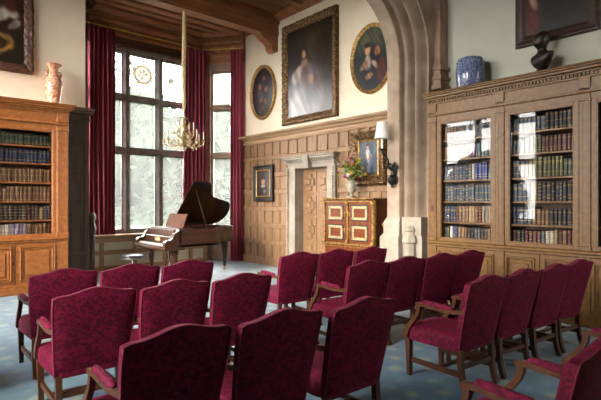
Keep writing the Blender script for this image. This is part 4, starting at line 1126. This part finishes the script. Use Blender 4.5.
mb.tube([(-.06, 0, .0), (-.12, -.0, -.09), (-.07, 0, -.15), (-.04, 0, -.1)], .011); mb.sphere((-.15, .02, .11), .032); mb.build('arm', M['iron'], root, True)
mb = MB(); mb.lathe([(.015, .34), (.065, .375), (.07, .385), (.02, .385)], 16, (-.22, .09, 0)); mb.build('drip_pan', M['iron'], root, True)
mb = MB(); mb.lathe([(.017, .385), (.017, .60)], 12, (-.22, .09, 0)); mb.build('candle', M['wax'], root, True)
mb = MB()
pr = [(.105, .56), (.065, .86)]; pr = [(.125, .56), (.112, .64), (.096, .74), (.08, .83), (.076, .83), (.092, .74), (.108, .64), (.121, .56)]
rings = [[(-.22+r*math.cos(2*PI*i/24), .09+r*math.sin(2*PI*i/24), z) for i in range(24)] for r, z in pr]; rings.append(rings[0]); mb.loft(rings, cap=False); mb.build('lamp_shade', M['shade'], root, True)

# ------------------------------------------------------------------ chandelier
HX, HY = 4.64, 8.96
root = empty('chandelier', (HX, HY, 2.62), 0, 'pale gilt candle chandelier hanging from the cross beam', 'chandelier')
mb = MB(); mb.lathe([(.005, .0), (.04, .02), (.03, .06), (.08, .10), (.10, .15), (.06, .20), (.045, .24), (.085, .29), (.075, .34), (.04, .38), (.06, .44), (.045, .5), (.025, .56), (.045, .60), (.02, .66), (.008, .80)], 16); mb.build('stem', M['palegilt'], root, True)
for k in range(6):                                   # scrolled leaves rising round the stem
    a = 2*PI*k/6; ca, sa = math.cos(a), math.sin(a); mb = MB()
    mb.tube([(.02*ca, .02*sa, .70), (.09*ca, .09*sa, .66), (.12*ca, .12*sa, .58), (.07*ca, .07*sa, .50), (.13*ca, .13*sa, .42), (.17*ca, .17*sa, .34), (.12*ca, .12*sa, .28)], [.008, .011, .012, .011, .012, .012, .008], 6)
    mb.sphere((.13*ca, .13*sa, .55), .018, (1, 1, 1.6), 6, 5); mb.build('scroll', M['palegilt'], root, True)
for tier, (n_, rad, z0, zt, off) in enumerate(((8, .40, .17, .20, 0), (4, .22, .34, .38, .4))):
    for k in range(n_):
        a = 2*PI*k/n_+off+.2; ca, sa = math.cos(a), math.sin(a)
        P = lambda r, z: (r*ca, r*sa, z)
        mb = MB(); mb.tube([P(.04, z0), P(rad*.3, z0-.07), P(rad*.62, z0-.10), P(rad*.92, z0-.06), P(rad, zt-.02)], [.015, .014, .013, .013, .014], 7)
        mb.tube([P(rad*.30, z0-.06), P(rad*.42, z0+.04), P(rad*.6, z0+.02), P(rad*.55, z0-.05)], .010, 6)
        mb.lathe([(.008, zt-.03), (.042, zt), (.045, zt+.008), (.015, zt+.01), (.016, zt+.04), (.02, zt+.045)], 10, (rad*ca, rad*sa, 0)); ar = mb.build('arm', M['palegilt'], root, True)
        mb = MB(); mb.lathe([(.012, zt+.04), (.012, zt+.19), (.003, zt+.205)], 8, (rad*ca, rad*sa, 0)); mb.build('candle', M['wax'], ar, True)
        mb = MB()
        for dz in (.04, .07): mb.sphere(P(rad, zt-dz), .012, (1, 1, 1.5), 6, 5)
        mb.sphere(P(rad*.62, z0-.13), .014, (1, 1, 1.6), 6, 5); mb.build('crystal_drop', M['wax'], ar, True)
mb = MB(); mb.tube([(HX, HY, 3.42), (HX+.005, HY, 3.6), (HX-.01, HY, 4.2), (HX+.008, HY, 4.8), (HX, HY, 5.3), (HX, HY, 5.519)], [.018, .04, .046, .044, .04, .03], 10)
tag(mb.build('gold_fabric_sleeve', M['rope'], smooth=True), 'gold fabric sleeve on the chandelier chain', 'cord')

# ------------------------------------------------------------------ outside
mb = MB(); mb.box((-60, -60, -1.2), (80, 90, -1.0)); struct(mb.build('ground_outside', M['lawn']), 'pale lawn seen through the bay window', 'lawn')
def tree(x, y, h, rc, seed, label):
    rr = random.Random(seed); root = empty('tree', (x, y, -1.0), 0, label, 'tree', 'trees outside the windows')
    mb = MB(); mb.tube([(0, 0, 0), (.05, 0, h*.3), (-.05, .05, h*.6), (0, 0, h*.85)], [.28, .22, .14, .04], 8)
    for k in range(14):
        a = rr.uniform(0, 2*PI); z = h*rr.uniform(.3, .75); q = Vector((rc*.8*math.cos(a), rc*.8*math.sin(a), z+rr.uniform(.4, 1.6)))
        mb.tube([(0, 0, z), q*.5+Vector((0, 0, z*.5+.2)), q], [.09, .05, .015], 5)
    mb.build('trunk', M['bark'], root)
    mb = MB()
    for k in range(2200):
        a, e, r = rr.uniform(0, 2*PI), rr.uniform(-.9, 1.5), rc*rr.uniform(.35, 1)**.6
        c = Vector((r*math.cos(e)*math.cos(a), r*math.cos(e)*math.sin(a), h*.62+r*1.15*math.sin(e))); d = Vector((rr.uniform(-1, 1), rr.uniform(-1, 1), rr.uniform(-1, 1))).normalized()
        s_ = d.orthogonal().normalized(); l = rr.uniform(.15, .34)
        mb.face([mb.bm.verts.new(p) for p in (c-d*l, c+s_*l*.5, c+d*l, c-s_*l*.5)])
    for k in range(9):
        a, e, r = 2.4*k, rr.uniform(-.5, 1.2), rc*.42; cc = (r*math.cos(e)*math.cos(a), r*math.cos(e)*math.sin(a), h*.62+r*1.1*math.sin(e))
        g = bmesh.ops.create_icosphere(mb.bm, subdivisions=3, radius=rc*.5, matrix=Matrix.Translation(cc))
        for v in g['verts']: v.co += (v.co-Vector(cc))*rr.uniform(-.14, .14)
    mb.build('crown', M['treeleaf'], root)
tree(8.5, 26, 8.5, 4.6, 1, 'broad pale tree seen through the middle of the bay window')
tree(19.0, 32, 9.0, 4.8, 2, 'pale tree beyond the right light of the bay window')
tree(7.5, 40, 8.6, 4.6, 3, 'tall pale tree beyond the left light of the bay window')
tree(30, 33, 10.0, 4.8, 4, 'pale tree beyond the canted window')
tree(11.2, 18.6, 3.3, 1.6, 7, 'low bushy tree seen just above the piano lid'); tree(-16, 15, 4.6, 2.6, 5, 'leafy tree mirrored in the bookcase glass'); tree(-19, 24, 5.4, 2.8, 6, 'taller tree mirrored in the bookcase glass')

mb = MB(); hr = random.Random(3); NX, NZ = 90, 8
for side in (0, 1):
    g = [[mb.bm.verts.new((-12+i*.75, 52+side*2.2+hr.uniform(-.35, .35), -1.05+j*.62+hr.uniform(-.12, .12)*(j > 0)+.5*math.sin(i*.4)*(j == NZ-1))) for i in range(NX)] for j in range(NZ)]
    for j in range(NZ-1):
        for i in range(NX-1): mb.face([g[j][i], g[j][i+1], g[j+1][i+1], g[j+1][i]])
    if side:
        for i in range(NX-1): mb.face([g[-1][i], g[-1][i+1], h0[-1][i+1], h0[-1][i]])
        for j in range(NZ-1):
            for i in (0, NX-1): mb.face([g[j][i], g[j+1][i], h0[j+1][i], h0[j][i]])
    else: h0 = g
tag(mb.build('hedge', M['treeleaf']), 'long pale hedge at the end of the lawn beyond the bay window', 'hedge')

# ------------------------------------------------------------------ light
w = bpy.data.worlds.new('sky'); scene.world = w; w.use_nodes = True
nt = w.node_tree; bg = nt.nodes['Background']
tc = nt.nodes.new('ShaderNodeTexCoord'); sx = nt.nodes.new('ShaderNodeSeparateXYZ'); rp = nt.nodes.new('ShaderNodeValToRGB')
rp.color_ramp.elements[0].position = .0; rp.color_ramp.elements[0].color = (1, .965, .91, 1); rp.color_ramp.elements[1].position = .6; rp.color_ramp.elements[1].color = (.97, .97, .96, 1)
nt.links.new(tc.outputs['Generated'], sx.inputs[0]); nt.links.new(sx.outputs['Z'], rp.inputs[0]); nt.links.new(rp.outputs[0], bg.inputs['Color'])
bg.inputs['Strength'].default_value = 17.5
def portal(loc, rot, sx_, sy_):
    l = bpy.data.lights.new('window_daylight', 'AREA'); l.shape = 'RECTANGLE'; l.size = sx_; l.size_y = sy_; l.cycles.is_portal = True
    o = bpy.data.objects.new('window_daylight', l); COL.objects.link(o); o.location = loc; o.rotation_euler = rot
portal((4.7, YB+.32, 3.0), (PI/2, 0, 0), 3.2, 4.5)              # faces -Y
# -Z of the light must point into the room
def aim(o_loc, d, sx_, sy_):
    q = Vector(d).to_track_quat('-Z', 'Y'); portal(o_loc, q.to_euler(), sx_, sy_)
for o in [o for o in bpy.data.objects if o.type == 'LIGHT']: bpy.data.objects.remove(o)
aim((4.7, YB+.32, 3.0), (0, -1, 0), 3.0, 4.5)
aim(((cr0[0]+cr1[0])/2+.25, (cr0[1]+cr1[1])/2+.2, 3.0), (-.785, -.62, 0), .9, 4.4)
aim((XL+8.05, YN-.32, 3.0), (0, 1, 0), .7, 4.1)  # portal of the added fill window
for a, b in lw: aim((XL-.32, YN+(a+b)/2, 3.05), (1, 0, 0), b-a, 4.4)
s = bpy.data.lights.new('added_warm_sun', 'SUN'); s.energy = 3.0; s.angle = math.radians(14); s.color = (1, .93, .82)  # weak sun added to warm the tone of the room
so = bpy.data.objects.new('added_warm_sun', s); COL.objects.link(so); so.rotation_euler = Vector((1, .22, -.42)).to_track_quat('-Z', 'Y').to_euler()

# ------------------------------------------------------------------ camera and view
cam = bpy.data.cameras.new('camera'); co = bpy.data.objects.new('camera', cam); COL.objects.link(co)
co.location = (0, 0, 1.55); co.rotation_euler = (PI/2, 0, math.radians(48.7-90)); cam.sensor_width = 36; cam.lens = 36*470/601; cam.shift_y = 2/601; cam.clip_start = .05; cam.clip_end = 300
scene.camera = co
scene.view_settings.view_transform = 'Standard'; scene.view_settings.look = 'None'; scene.view_settings.gamma = 1; scene.view_settings.use_curve_mapping = False
scene.view_settings.exposure = 1.02
scene.cycles.use_denoising = True
scene.cycles.max_bounces = 10; scene.cycles.diffuse_bounces = 5; scene.cycles.transparent_max_bounces = 16; scene.cycles.caustics_reflective = False; scene.cycles.caustics_refractive = False
scene.cycles.sample_clamp_indirect = 6
